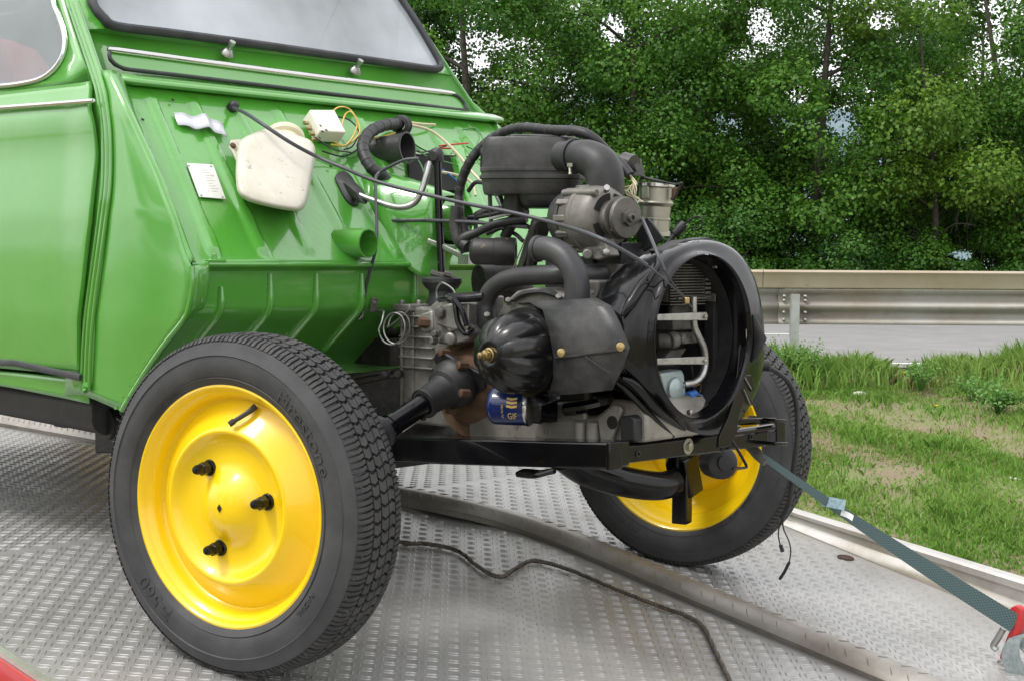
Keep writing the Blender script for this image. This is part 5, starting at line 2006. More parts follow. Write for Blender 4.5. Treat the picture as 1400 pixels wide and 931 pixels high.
# ------------------------------------------------------------------ crankcase, sump, cylinders
b = MB()
b.prism([(.06, -.10, .13), (.31, -.10, .13), (.31, -.10, .27), (.28, -.10, .33), (.12, -.10, .35), (.06, -.10, .30)], (0, .22, 0))
core = pt(b, "engine_block", GRIME, bevel=.01)
b = MB()
yS = -.11
sm = [(730, 578), (742, 572), (776, 572), (792, 574), (812, 570), (830, 556), (838, 545), (870, 548), (884, 568), (884, 604), (840, 606), (800, 603), (730, 600)]
b.prism([A(*q, y=yS) for q in sm], (0, .20, 0))
b.prism([A(*q, y=yS + .008) for q in [(640, 570), (740, 560), (760, 548), (800, 545), (800, 604), (640, 602)]], (0, .18, 0))
SUMPM = mat("sump_aluminium", (.30, .285, .255), .5, .3, noise=(11, (.16, .145, .12), .42, .7), bump=[(90, .3, .002)], dirt=(26, (.07, .06, .05), .58, .75))
sump = pt(b, "sump", SUMPM, bevel=.006)
b = MB()
for i, (px, r) in enumerate(((794, .012), (811, .013))):
    b.cyl(A(px, 576, y=yS - .006), A(px, 606, y=yS - .006), r, 14)
b.prism([A(*q, y=yS - .012) for q in [(816, 572), (836, 553), (846, 553), (850, 560), (836, 602), (820, 601)]], (0, .008, 0))
pt(b, "sump_lug", SUMPM, sump, bevel=.003)
b = MB()
b.lathe([(0, .012), (.001, .012), (.001, 0)], A(837, 577, y=yS - .0125), (0, -1, 0), 18)
pt(b, "lug_hole", DARK, sump)
b = MB()
b.prism([A(*q, y=-.13) for q in [(846, 569), (862, 567), (868, 572), (868, 603), (848, 604)]], (0, .05, 0))
pt(b, "engine_mount", BLACKM, sump, bevel=.004)
vs, fs = text_mesh("13 1101610", .013, .0008)
c = A(758, 594, y=yS - .001)
b = MB()
b.add([(c.x + v.x * .95, c.y - v.z, c.z + v.y) for v in vs], fs)
pt(b, "casting_number", CAST, sump, smooth=None)

VC = Vector((.245, 0, .25))
for s in (-1, 1):
    # finned cylinder under the cowling
    b = MB()
    for i in range(11):
        y = .10 + i * .011
        b.lathe([(0, .066), (.004, .066)], VC + Vector((0, s * y, 0)), (0, s, 0), 24, caps=True)
    b.cyl(VC + Vector((0, s * .08, 0)), VC + Vector((0, s * .22, 0)), .05, 24)
    pt(b, "cylinder", GRIME)
    b = MB()
    b.lathe([(.185, .082), (.192, .082), (.205, .080), (.205, .0)], VC, (0, s, 0), 40, up=(0, 0, 1))
    b.lathe([(.190, .0815), (.197, .0815), (.199, .079), (.2005, .0755), (.203, .0735)], VC, (0, s, 0), 56, up=(0, 0, 1))
    def lobes(ph, h, r):
        t = (h - .203) / .10
        k = max(0, math.sin(PI * min(1, max(0, t)) ** .8))
        return 1 + .20 * (abs(math.cos(5 * ph + .3)) ** .5 - .8) * k
    pf = [(.200, .0735), (.206, .0715), (.214, .0712), (.230, .0705), (.248, .068), (.262, .0635), (.274, .057), (.284, .0475), (.290, .037), (.2935, .027), (.2945, .017), (.2925, .014), (.2925, 0)]
    b.lathe(pf, VC, (0, s, 0), 120, up=(0, 0, 1), rfun=lobes)
    vc = pt(b, "valve_cover", mat("black_satin_cover", (.006, .006, .007), .3, 0, .3, spec=.4, bump=[(40, .12, .003)], dirt=(30, (.03, .028, .025), .56, .8)), smooth=60)
    b = MB()
    b.lathe([(.290, .013), (.295, .013), (.296, .010)], VC, (0, s, 0), 20)
    b.lathe([(.2955, .0095), (.306, .0095), (.307, .006)], VC, (0, s, 0), 6)
    b.lathe([(.306, .0055), (.318, .0055), (.319, .003), (.319, 0)], VC, (0, s, 0), 12)
    pt(b, "cover_nut", BRASS, vc)
# cowling over the near cylinder: two folded sheets that meet at a seam
def cowl(sx):
    f0 = [A(742, 424, y=-.203), A(750, 450, y=-.203), A(756, 487, y=-.203), A(756, 515, y=-.203), A(750, 540, y=-.203)]
    f1 = [A(836, 419, x=.438), A(846, 440, x=.462), A(858, 474, x=.478), A(850, 503, x=.468), A(838, 532, x=.440)]
    secs = []
    for t in (0, .25, .5, .75, 1.0):
        fr = [p.lerp(q, t) for p, q in zip(f0, f1)]
        fr = [p + Vector((.010, -.006, 0)) * math.sin(PI * t) * .5 + Vector((.010, -.009, 0)) * (0, .45, 1.25, .55, -.2)[i] for i, p in enumerate(fr)]
        tb = fr[0] + Vector((-.05, .02, .012))
        tb2 = fr[0] + Vector((-.11, .04, .006))
        bb = fr[-1] + Vector((-.06, .02, -.006))
        secs.append([Vector((p.x, p.y * sx, p.z)) for p in [tb2, tb] + fr + [bb]])
    m = MB()
    m.loft(secs, False, False)
    return m
for sx in (1, -1):
    o = pt(cowl(sx), "cylinder_cowl", PLAST, smooth=24, solid=.003)
    if sx == 1:
        near_cowl = o
b = MB()
def on_cowl(px, py, off=.003):
    t = (px - 756) / 102
    p = A(756, 487, y=-.203).lerp(A(858, 474, x=.478), t) + Vector((.005, -.003, 0)) * math.sin(PI * max(0, t)) + Vector((.0125, -.01125, 0))
    q = A(px, py, y=p.y)
    c = Vector(CAM)
    return q + (c - q).normalized() * off
b.tube([on_cowl(x_, y_) for x_, y_ in ((758, 489), (790, 486), (820, 482), (856, 478))], .0022, n=6, k=3)
b.tube([on_cowl(x_, y_, .006) for x_, y_ in ((800, 487), (815, 498), (834, 510))], .0014, n=6, k=3)
pt(b, "cowl_seam", BLACKM, near_cowl)
b = MB()
for q in ((767, 482), (848, 474)):
    b = MB()
    b.lathe([(-.004, .0075), (.003, .0075), (.004, .006), (.004, .0045), (.006, .004), (.0065, 0)], on_cowl(*q, .005), (.75, -.65, .05), 16)
    pt(b, "cowl_screw", BRASS, near_cowl)
# crumpled sheet below the valve cover and dark fillers
b = MB()
b.grid(lambda u, v: A(690 + 75 * u, 545 - 18 * v + 10 * math.sin(u * PI) * (1 - v), y=-.20 + .02 * math.sin(u * 17 + v * 5) + .03 * v), 16, 6)
pt(b, "torn_duct_sheet", BLACKM, smooth=20, solid=.002)
b = MB()
b.tube([A(770, 560, y=-.12), A(800, 556, y=-.10), A(840, 547, y=-.06), A(870, 540, y=-.02)], .012, n=10, k=3)
b.box(A(737, 560, y=-.14), (.05, .05, .045))
b.prism([A(*q, y=-.09) for q in [(768, 545), (836, 535), (842, 552), (790, 564), (772, 575)]], (0, .03, 0))
pt(b, "lower_duct", BLACK, bevel=.003)

# oil filter
f0, f1 = A(664, 553, y=-.20), A(716, 556, y=-.20)
fa = (f1 - f0).normalized()
fa = Vector((.90, .42, 0)).normalized()
f0 = A(669, 553, y=-.21)
b = MB()
Lf = .078
b.lathe([(.0, .0001), (.001, .022), (.004, .029), (.010, .0345), (.016, .0355), (Lf, .0355), (Lf + .002, .033)], f0, fa, 36, up=(0, 0, 1))
flt = pt(b, "oil_filter", BLUE, smooth=40)
b = MB()
b.lathe([(Lf - .004, .0358), (Lf - .003, .0366), (Lf, .0366), (Lf + .001, .0358), (Lf + .003, .034), (Lf + .003, 0)], f0, fa, 36)
pt(b, "filter_rim", CHROME, flt)
def on_filter(s_, ph, dr=.0004):
    a_, q1, q2 = frame(fa, (0, 0, 1))
    # q1 up, q2 sideways; the side facing out of the car
    sd_ = q2 if q2.y < 0 else -q2
    return f0 + a_ * s_ + (sd_ * math.cos(ph) + q1 * math.sin(ph)) * (.0355 + dr)
GOLD = mat("gold_print", (.62, .40, .10), .4)
b = MB()
# print runs round the can: chevrons, then the name reading upwards
for k in range(3):
    s0 = .044 + .0
    ph0 = .40 - k * .20
    n_ = 8
    up_, lo_ = [], []
    for i in range(n_ + 1):
        t = i / n_
        w_ = .05 * (1 - abs(t - .5) * 2)
        up_.append(on_filter(s0 + .020 * t, ph0 + .14 - w_))
        lo_.append(on_filter(s0 + .020 * t, ph0 + .02 - w_))
    for i in range(n_):
        b.add([up_[i], up_[i + 1], lo_[i + 1], lo_[i]], [(0, 1, 2, 3)])
vs, fs = text_mesh("GIF", .0165, 0)
b.add([on_filter(.0545 + v.x * .75, -.62 + v.y / .0355 * 1.1, .0006) for v in vs], fs)
vs, fs = text_mesh("OIL FILTER", .0055, 0)
b.add([on_filter(.038 - v.y, -.22 + v.x / .0355, .0006) for v in vs], fs)
b.build("filter_print", GOLD, flt, smooth=None)

# ------------------------------------------------------------------ fan shroud
out_px = [(905, 345), (930, 333), (965, 328), (998, 340), (1022, 372), (1034, 415), (1039, 465), (1035, 515), (1022, 548), (1004, 578), (985, 594), (935, 592), (893, 562), (862, 530), (842, 500), (839, 462), (846, 425), (870, 380)]
XO = .40
def xo(px):
    return .436 - .004 * min(1, max(0, (px - 850) / 150))
outl = [A(*q, x=xo(q[0])) for q in out_px]
RC0 = Vector((.485, .014, .280))
NS = 72
tt = np.linspace(-PI, PI, NS, endpoint=False)
def resamp(loop, c):
    """loop resampled by angle about c in the YZ plane, keeping each point's own X"""
    P = smooth_path(loop + [loop[0]], 6)[:-1]
    an = np.array([math.atan2(p.z - c.z, p.y - c.y) for p in P])
    o = np.argsort(an)
    rr = np.array([math.hypot(p.z - c.z, p.y - c.y) for p in P])[o]
    xx = np.array([p.x for p in P])[o]
    an = an[o]
    e = np.concatenate([an - 2 * PI, an, an + 2 * PI])
    return np.interp(tt, e, np.tile(rr, 3)), np.interp(tt, e, np.tile(xx, 3))
rout, xout = resamp(outl, RC0)
def ring(x, r):
    x = np.broadcast_to(x, (NS,))
    return [Vector((x_, RC0.y + rr * math.cos(t), RC0.z + rr * math.sin(t))) for t, rr, x_ in zip(tt, r, x)]
Ri = np.full(NS, .147)
b = MB()
rings_ = [ring(.452, Ri - .006), ring(.470, Ri - .003), ring(.484, Ri - .001), ring(.486, Ri + .0005), ring(.484, Ri + .002), ring(.476, Ri + .004)]
for s_, bl in ((.12, .0), (.28, .003), (.45, .007), (.62, .011), (.78, .014), (.90, .014), (.97, .009), (1.0, 0.0)):
    r_ = (Ri + .004) * (1 - s_) + rout * s_
    x_ = .474 * (1 - s_) + xout * s_ + bl
    rings_.append(ring(x_, r_))
rings_ += [ring(xout - .010, rout * .998), ring(xout - .05, rout * .95), ring(xout - .09, rout * .86)]
b.loft(rings_, True, False)
shroud = pt(b, "fan_shroud", BLACK, smooth=50)
b = MB()
inn = []
for s_ in (0, .2, .4, .6, .8, .95):
    inn.append(ring(.451 * (1 - s_) + .335 * s_, (Ri - .007) * (1 - s_) + np.minimum(rout * .86, Ri * .95) * s_))
inn.append(ring(np.full(NS, .33), rout * .001 + .0))
b.loft(inn, True, False)
pt(b, "shroud_backing", BLACKM, shroud)
b = MB()
def arcring(x, r, a0, a1, rt, n=40):
    return [Vector((x, RC0.y + r * math.cos(t), RC0.z + r * math.sin(t))) for t in np.linspace(a0, a1, n)]
b.tube(arcring(.487, .1485, rad(92), rad(262), .0), .0016, n=6, k=1)
b.tube(arcring(.487, .1485, rad(-60), rad(86), .0), .0016, n=6, k=1)
pt(b, "shroud_lip", BLACK, shroud)
# pressed folds running to the left of the shroud
b = MB()
b.tube([A(902, 362, x=.462), A(880, 388, x=.462), A(862, 415, x=.458), A(850, 432, x=.452)], [.003, .010, .010, .003], n=10, k=4)
pt(b, "pressed_fold", BLACK, shroud, smooth=60)
b = MB()
b.tube([A(850, 516, x=.452), A(868, 526, x=.458), A(900, 560, x=.46), A(935, 588, x=.45)], [.003, .009, .009, .004], n=10, k=4)
b.tube([A(842, 522, x=.440), A(858, 534, x=.445), A(890, 568, x=.45), A(920, 596, x=.45)], [.003, .006, .006, .004], n=8, k=4)
pt(b, "pressed_fold", BLACK, shroud, smooth=60)
b = MB()
for q, x_ in (((978, 364), .46), ((898, 375), .45), ((892, 410), .47), ((893, 529), .46), ((1004, 352), .44), ((1031, 400), .42), ((943, 563), .478)):
    b.lathe([(-.004, .0045), (.003, .004), (.004, 0)], A(*q, x=x_), (1, 0, 0), 10)
pt(b, "shroud_screw", STEEL, shroud)
b = MB()
pl_ = [A(*q, x=.43) for q in [(905, 343), (935, 329), (968, 325), (1000, 338), (1000, 341), (968, 329), (936, 333), (908, 347)]]
b.prism(pl_, (-.03, 0, 0))
pt(b, "shroud_top_flange", BLACKM, shroud, bevel=.001)
# E shaped bracket on the right, hanging down to the crossbar
b = MB()
eb = [(1012, 470), (1020, 480), (1022, 510), (1018, 513), (1027, 512), (1033, 531), (1028, 535), (1024, 529), (1018, 531), (1030, 550), (1034, 553), (1026, 554), (1016, 550), (1010, 570), (1008, 590), (1003, 600), (996, 610), (982, 612), (984, 596), (996, 570), (1004, 545), (1008, 510)]
b.prism([A(*q, x=.475) for q in eb], (-.006, 0, 0))
pt(b, "bonnet_catch_bracket", BLACK, shroud, bevel=.001)
b = MB()
b.tube([A(1020, 450, x=.478), A(1021, 480, x=.478), A(1020, 505, x=.478), A(1017, 513, x=.478), A(1027, 531, x=.478)], .0011, n=5, k=1)
b.tube([A(1017, 532, x=.478), A(1026, 553, x=.478)], .0011, n=5, k=1)
pt(b, "bracket_edge", STEEL, shroud)
# inside the opening
b = MB()
for i in range(15):
    z = A(940, 362, x=.40).z - i * .0052
    y0, y1 = A(905, 380, x=.40).y, A(953, 380, x=.40).y
    b.box((.395, (y0 + y1) / 2, z), (.05, y1 - y0, .0016))
for i in range(26):
    y = A(905, 380, x=.40).y + i * .0047
    b.box((.39, y, A(940, 384, x=.40).z), (.045, .001, .076))
oc = pt(b, "oil_cooler", CASTD, shroud, smooth=None)
b = MB()
for i in range(8):
    b.box(A(957, 364 + 6 * i, x=.405), (.04, .016, .005))
b.box(A(963.5, 384, x=.40), (.05, .003, .078))
b.box(A(935, 407.5, x=.40), (.05, .10, .004))
pt(b, "cooler_tank", CASTD, oc, bevel=.001)
b = MB()
b.tube([A(948, 406, x=.43), A(948, 425, x=.43), A(949, 445, x=.43), A(955, 460, x=.43), A(962, 475, x=.43), A(964, 495, x=.43), A(960, 512, x=.43), A(950, 522, x=.43), A(936, 525, x=.42)], .0068, n=12, k=5)
pt(b, "oil_pipe", STEEL, shroud)
b = MB()
for y_, h_ in ((434, 4.2), (494, 4.0)):
    b.prism([A(899, y_ - h_, x=.452), A(966, y_ - 4 - h_ * .8, x=.452), A(968, y_ - 3, x=.452), A(967, y_ + h_, x=.452), A(899, y_ + h_, x=.452)], (-.006, 0, 0))
    b.lathe([(0, .004), (.004, .004), (.005, 0)], A(963, y_ - 1, x=.4525), (1, 0, 0), 6)
pt(b, "support_bar", STEEL, shroud, bevel=.001)
b = MB()
b.prism([A(*q, x=.42) for q in [(903, 510), (933, 505), (936, 512), (939, 545), (915, 556)]], (-.03, 0, 0))
sb = pt(b, "regulator_box", mat("grey_blue_tin", (.36, .44, .45), .35, .5), shroud, bevel=.004)
b = MB()
b.lathe([(0, .022), (.006, .021), (.008, .018), (.009, .010), (.010, 0)], A(921, 531, x=.42), (1, 0, 0), 24)
b.lathe([(0, .003), (.003, .003), (.003, 0)], A(934, 526, x=.4205), (1, 0, 0), 10)
pt(b, "box_boss", mat("grey_blue_tin", (.36, .44, .45), .35, .5), sb)
b = MB()
b.cyl(A(899, 466, x=.40), A(918, 466, x=.42), .013, 14)
b.cyl(A(915, 466, x=.42), A(925, 464, x=.425), .015, 14)
b.lathe([(0, .009), (.012, .009), (.013, 0)], A(928, 464, x=.425), (1, .2, 0), 6)
b.box(A(935, 462, x=.40), (.03, .05, .02))
b.box(A(922, 440, x=.37), (.04, .06, .03))
b.prism([A(*q, x=.38) for q in [(900, 500), (918, 478), (940, 476), (930, 490), (922, 500)]], (-.03, 0, 0))
b.lathe([(0, .03), (.01, .03), (.012, .02), (.012, 0)], A(926, 428, x=.37), (1, 0, 0), 20)
pt(b, "crank_end", CASTD, shroud, bevel=.003)
b = MB()
b.box(A(972, 470, x=.41), (.02, .016, .24))
b.grid(lambda u, v: A(966 + 45 * u, 400 + 140 * v, x=.33 + .03 * math.sin(u * 6) * math.sin(v * 7)), 8, 8)
pt(b, "inner_strut", BLACKM, shroud, smooth=40)
b = MB()
b.prism([A(*q, x=.36) for q in [(978, 508), (1012, 506), (1006, 535), (985, 545)]], (-.01, 0, 0))
pt(b, "grey_gusset", CASTD, shroud, bevel=.002)
b = MB()
b.tube([A(971, 520, x=.41), A(976, 526, x=.41), A(977, 538, x=.41)], .004, n=8, k=3)
b.tube([A(948, 526, x=.41), A(955, 523, x=.41)], .004, n=8, k=1)
pt(b, "orange_hose", ORANGE, shroud)
b = MB()
b.tube([A(938, 545, x=.42), A(950, 540, x=.43), A(965, 545, x=.43), A(985, 540, x=.43), A(1003, 522, x=.43)], .003, n=6, k=4)
b.tube([A(955, 510, x=.42), A(958, 530, x=.42), A(953, 541, x=.42)], .0016, n=6, k=3)
b.tube([A(945, 500, x=.41), A(948, 525, x=.41), A(950, 540, x=.41)], .0025, n=6, k=3)
b.cyl(A(940, 553, x=.42), A(968, 545, x=.40), .014, 12)
b.cyl(A(962, 560, x=.43), A(985, 556, x=.42), .012, 12)
b.cyl(A(985, 540, x=.42), A(996, 537, x=.42), .008, 6)
b.box(A(975, 556, x=.41), (.04, .08, .012))
pt(b, "lower_wiring", GRIME, shroud)
b = MB()
b.cyl(A(940, 541, x=.425), A(950, 538, x=.425), .008, 10)
b.tube([A(950, 538, x=.425), A(972, 544, x=.425), A(980, 536, x=.425)], .003, n=6, k=3)
pt(b, "blue_connector", BWIRE, shroud)
b = MB()
b.prism([A(937, 548, x=.425), A(940, 547, x=.425), A(940, 556, x=.425), A(935, 554, x=.425)], (-.01, 0, 0))
pt(b, "yellow_label", mat("yellow_label", (.6, .55, .12), .6), shroud, smooth=None)

# hook with rubber end on top of the shroud, small wire clips
b = MB()
b.lathe([(-.014, .008), (.0, .010), (.012, .009), (.014, .006)], A(929, 313, y=.10), (.6, .6, .9), 12, caps=True)
b.tube([A(930, 311, y=.10), A(940, 304, y=.10), A(950, 297, y=.10), A(958, 297, y=.10), A(961, 304, y=.10), A(957, 312, y=.10), A(951, 314, y=.10), A(948, 309, y=.10)], .0018, n=6, k=4)
b.tube([A(929, 314, y=.10), A(915, 330, y=.09), A(905, 345, y=.08)], .005, n=8, k=2)
pt(b, "earth_wire_hook", BLACKM)

# ------------------------------------------------------------------ air filter, elbow, alternator, duct can
uu, vv = Vector((.80, .60, 0)).normalized(), Vector((-.60, .80, 0)).normalized()
ac = A(728, 236, y=.03)
def oval(c, hu, hv, n=40, p=.42):
    return [c + uu * hu * math.copysign(abs(math.cos(t)) ** p, math.cos(t)) + vv * hv * math.copysign(abs(math.sin(t)) ** p, math.sin(t)) for t in [2 * PI * i / n for i in range(n)]]
def zat(py):
    return A(728, py, y=.03).z
b = MB()
HU, HV = .098, .062
rr_ = []
for py, su, sv in ((190, .90, .86), (191, .955, .93), (195, .985, .97), (203, 1.0, 1.0), (231, 1.01, 1.01), (232, 1.045, 1.05), (236, 1.045, 1.05), (237, 1.02, 1.02), (241, 1.02, 1.02), (242, 1.055, 1.06), (246, 1.055, 1.06), (247, 1.01, 1.01), (262, .985, .98), (267, .96, .94)):
    rr_.append(oval(Vector((ac.x, ac.y, zat(py))), HU * su, HV * sv))
b.loft(rr_, True, True)
air = pt(b, "air_filter_box", PLAST, smooth=38)
b = MB()
cb_ = Vector((ac.x, ac.y, 0)) + uu * .035
b.loft([oval(Vector((cb_.x, cb_.y, zat(py))), .060 * s_, .055 * s_) for py, s_ in ((262, 1.0), (272, .98), (280, .92), (285, .80))], True, True)
b.cyl(A(706, 262, y=.02), A(703, 292, y=.02), .024, 16)
pt(b, "filter_lower_bowl", PLAST, air, smooth=50)
b = MB()
b.loft([oval(Vector((ac.x, ac.y, zat(py))) + uu * .01, .06 * s_, .042 * s_) for py, s_ in ((191, 1.0), (187, .97), (186, .9))], True, True)
b.tube([A(690, 190, y=-.02), A(706, 186, y=-.01), A(735, 187, y=.0), A(762, 188, y=.02)], .003, n=6, k=3)
pt(b, "filter_lid", PLAST, air, smooth=40)
b = MB()
b.prism([A(657, 205, y=.03), A(665, 205, y=.03), A(664, 236, y=.03), A(660, 236, y=.03), A(656, 228, y=.03)], vv * .02)
pt(b, "box_bracket", BLACKM, air, bevel=.001)
# elbow
yE = -.01
e_pts = [A(768, 214, y=yE + .01), A(786, 214, y=yE + .005), A(803, 216, y=yE), A(820, 226, y=yE), A(826, 240, y=yE), A(827, 258, y=yE), A(827, 285, y=yE)]
b = MB()
b.tube(e_pts, [.029, .030, .034, .036, .0365, .0365, .0365], n=28, k=6)
elb = pt(b, "intake_elbow", RUB, smooth=60)
b = MB()
ea = (e_pts[1] - e_pts[0]).normalized()
b.lathe([(-.004, .0315), (-.004, .0335), (.004, .0335), (.004, .0315)], e_pts[1] - ea * .001, ea, 30)
cl_ = pt(b, "hose_clamp", BLACKM, elb)
b = MB()
p = A(779, 226, y=-.045)
b.box(p, (.010, .008, .007), Matrix.Rotation(.6, 3, 'Z'))
b.lathe([(-.006, .003), (.008, .003), (.009, .004), (.013, .004)], p + Vector((0, 0, -.006)), (.3, -.2, -1), 8, caps=True)
pt(b, "clamp_screw", ZINC, cl_)
# alternator
yA = -.045
pc = A(860, 298, y=yA)                 # pulley face
aa = Vector((.93, -.36, -.02)).normalized()
aa = Vector((1, -.12, 0)).normalized()
b = MB()
hb_ = pc - aa * .045
b.lathe([(-.095, .050), (-.085, .058), (-.060, .062), (-.058, .064), (-.050, .064), (-.048, .062), (-.030, .061), (-.012, .058), (-.004, .050), (-.002, .030), (.012, .026), (.014, 0)], hb_, aa, 40)
ALTM = mat("alternator_cast", (.22, .21, .19), .5, .35, noise=(16, (.13, .12, .105), .42, .68), bump=[(110, .3, .0015)])
alt = pt(b, "alternator", ALTM, smooth=40)
b = MB()
for k in range(12):
    an = 2 * PI * k / 12
    a_, q1, q2 = frame(aa)
    dv = q1 * math.cos(an) + q2 * math.sin(an)
    b.box(hb_ - aa * .078 + dv * .058, (.030, .012, .010), Matrix.Rotation(an, 3, 'X'))
for k in range(3):
    an = rad(40 + 120 * k)
    dv = q1 * math.cos(an) + q2 * math.sin(an)
    b.tube([hb_ - aa * .09 + dv * .062, hb_ + dv * .060], .007, n=8, k=1)
pt(b, "housing_fin", ALTM, alt, bevel=.002)
b = MB()
b.lathe([(-.128, 0), (-.128, .042), (-.124, .050), (-.112, .054), (-.094, .054), (-.094, 0)], hb_, aa, 36)
pt(b, "end_cap", PLAST, alt, smooth=40)
b = MB()
def arcwin(a0, a1, r0, r1, x):
    a_, q1, q2 = frame(aa, (0, 0, 1))
    sd_ = -q2 if q2.y > 0 else q2
    pts_ = []
    for t in np.linspace(a0, a1, 9):
        pts_.append(hb_ + aa * x + (sd_ * math.cos(t) + q1 * math.sin(t)) * r1)
    for t in np.linspace(a1, a0, 9):
        pts_.append(hb_ + aa * x + (sd_ * math.cos(t) + q1 * math.sin(t)) * r0)
    return pts_
for a0, a1 in ((20, 85), (-60, -15), (100, 160)):
    b.prism(arcwin(rad(a0), rad(a1), .033, .046, -.0042), aa * .0035)
pt(b, "vent_window", DARK, alt, smooth=None)
b = MB()
b.lathe([(.016, .016), (.018, .037), (.020, .040), (.0225, .040), (.026, .030), (.0295, .030), (.033, .0385), (.036, .0385), (.040, .037), (.0405, .034), (.041, .013)], hb_, aa, 40)
b.lathe([(.040, .016), (.048, .015), (.0485, .0)], hb_, aa, 6)
b.lathe([(.048, .008), (.055, .008), (.0555, .0045), (.050, .004), (.050, 0)], hb_, aa, 16)
pt(b, "pulley", mat("worn_pulley_steel", (.10, .095, .085), .5, .5, noise=(40, (.16, .15, .13), .4, .7)), alt)
b = MB()
b.prism([A(806, 318, y=yA - .02), A(826, 326, y=yA - .02), A(834, 350, y=yA - .02), A(818, 356, y=yA - .02), A(798, 353, y=yA - .02), A(800, 335, y=yA - .02)], (0, .03, 0))
b.cyl(A(803, 348, y=yA - .03), A(806, 346, y=yA), .010, 12)
pt(b, "alternator_foot", ALTM, alt, bevel=.003)
b = MB()
b.lathe([(-.01, .007), (.008, .007), (.009, .005), (.009, 0)], A(827, 345, y=yA - .02), (.8, -.5, 0), 6)
b.lathe([(-.01, .006), (.006, .006), (.006, 0)], A(829, 258, y=yA - .02), (.7, -.6, .3), 6)
b.lathe([(-.01, .005), (.006, .005), (.006, 0)], A(838, 314, y=yA - .02), (.9, -.3, 0), 6)
pt(b, "alternator_bolt", STEEL, alt)
b = MB()
b.prism([A(868, 320, y=.05), A(884, 296, y=.05), A(892, 305, y=.05), A(908, 328, y=.05), (A(880, 345, y=.05))], (0, .004, 0))
b.box(A(800, 372, y=.03), (.12, .10, .06))
b.box(A(850, 350, y=.04), (.08, .1, .05))
pt(b, "alternator_bracket", BLACKM, bevel=.002)
# tin duct can with clips
yC = .16
ct, cbm = A(897, 250, y=yC), A(893, 322, y=yC)
ax_ = (ct - cbm).normalized()
Lc = (ct - cbm).length
b = MB()
b.lathe([(0, .034), (.008, .0335), (.009, .031), (.03, .031), (.031, .033), (.034, .033), (.035, .031), (Lc * .55, .0315), (Lc * .58, .035), (Lc * .62, .036), (Lc * .65, .0335), (Lc * .90, .0335), (Lc * .92, .036), (Lc, .0365), (Lc, .034), (Lc * .8, .031), (Lc * .8, 0)], cbm, ax_, 40)
can = pt(b, "warm_air_duct", ZINC)
b = MB()
b.lathe([(Lc * .93, .0368), (Lc * .93, .0385), (Lc * .985, .0385), (Lc * .985, .0368)], cbm, ax_, 40)
pt(b, "duct_band", CHROME, can)
b = MB()
b.tube([A(872, 270, y=yC - .02), A(873, 252, y=yC - .02), A(880, 244, y=yC - .02), A(900, 248, y=yC - .03), A(925, 252, y=yC - .01), A(932, 250, y=yC), A(928, 258, y=yC), A(922, 272, y=yC), A(917, 272, y=yC)], .0022, n=6, k=4)
b.tube([A(867, 262, y=yC - .02), A(876, 244, y=yC - .02), A(884, 243, y=yC - .02), A(924, 253, y=yC - .02)], .0016, n=6, k=3)
pt(b, "wire_clip", BLACKM, can)
b = MB()
b.box(A(884, 263, y=yC - .03), (.016, .012, .024))
pt(b, "clip_tab", ZINC, can, bevel=.001)
b = MB()
b.prism([A(918, 258, y=yC - .0), A(926, 256, y=yC), A(924, 268, y=yC), (A(917, 274, y=yC))], (0, .004, 0))
pt(b, "rusty_tab", RUST, can, bevel=.001)

# ------------------------------------------------------------------ hoses and pipes around the engine top
b = MB()
b.tube([A(633, 330, y=.02), A(629, 300, y=.02), A(628, 262, y=.02), A(638, 230, y=.02), A(655, 205, y=.03), A(680, 185, y=.04), A(712, 175, y=.04), A(750, 178, y=.03), A(790, 180, y=.02), A(812, 190, y=.03), A(832, 210, y=.06), A(850, 226, y=.06), A(861, 240, y=.06)], .0098, n=12, k=6)
loom = pt(b, "main_wire_loom", RUB, smooth=60)
b = MB()
pth3 = smooth_path([A(633, 330, y=.02), A(629, 300, y=.02), A(628, 262, y=.02), A(638, 230, y=.02), A(655, 205, y=.03), A(680, 185, y=.04), A(712, 175, y=.04), A(750, 178, y=.03), A(790, 180, y=.02)], 8)
for i in range(2, len(pth3) - 2, 3):
    a_ = (pth3[i + 1] - pth3[i - 1]).normalized() + Vector((.15 * math.sin(i * 3), .1 * math.cos(i * 5), 0))
    b.lathe([(-.006, .0098), (-.004, .0104), (.004, .0104), (.006, .0098)], pth3[i], a_, 10)
b.tube([A(656, 206, y=.03), A(661, 212, y=.02), A(664, 222, y=.02), A(660, 234, y=.02)], [.010, .008, .006, .004], n=8, k=3, flat=.4)
pt(b, "loom_tape", PLAST, loom, smooth=60)
b = MB()
for i in range(7):
    b.tube([A(860, 238, y=.06), A(864 + i, 246 + i, y=.06), A(862 - 3 * i + 8, 258 + 3 * (i % 3), y=.05), A(866 + 2 * i, 272 + 2 * (i % 4), y=.05)], .0014, n=5, k=4)
pt(b, "loose_wire", CWIRE, loom)
b = MB()
b.cyl(A(852, 222, y=.10), A(866, 226, y=.10), .02, 16)
b.cyl(A(862, 230, y=.10), A(872, 229, y=.10), .008, 10)
b.prism([A(848, 218, y=.10), A(858, 216, y=.10), A(863, 240, y=.10), A(852, 240, y=.10)], (.01, .03, 0))
pt(b, "ignition_coil", PLAST)
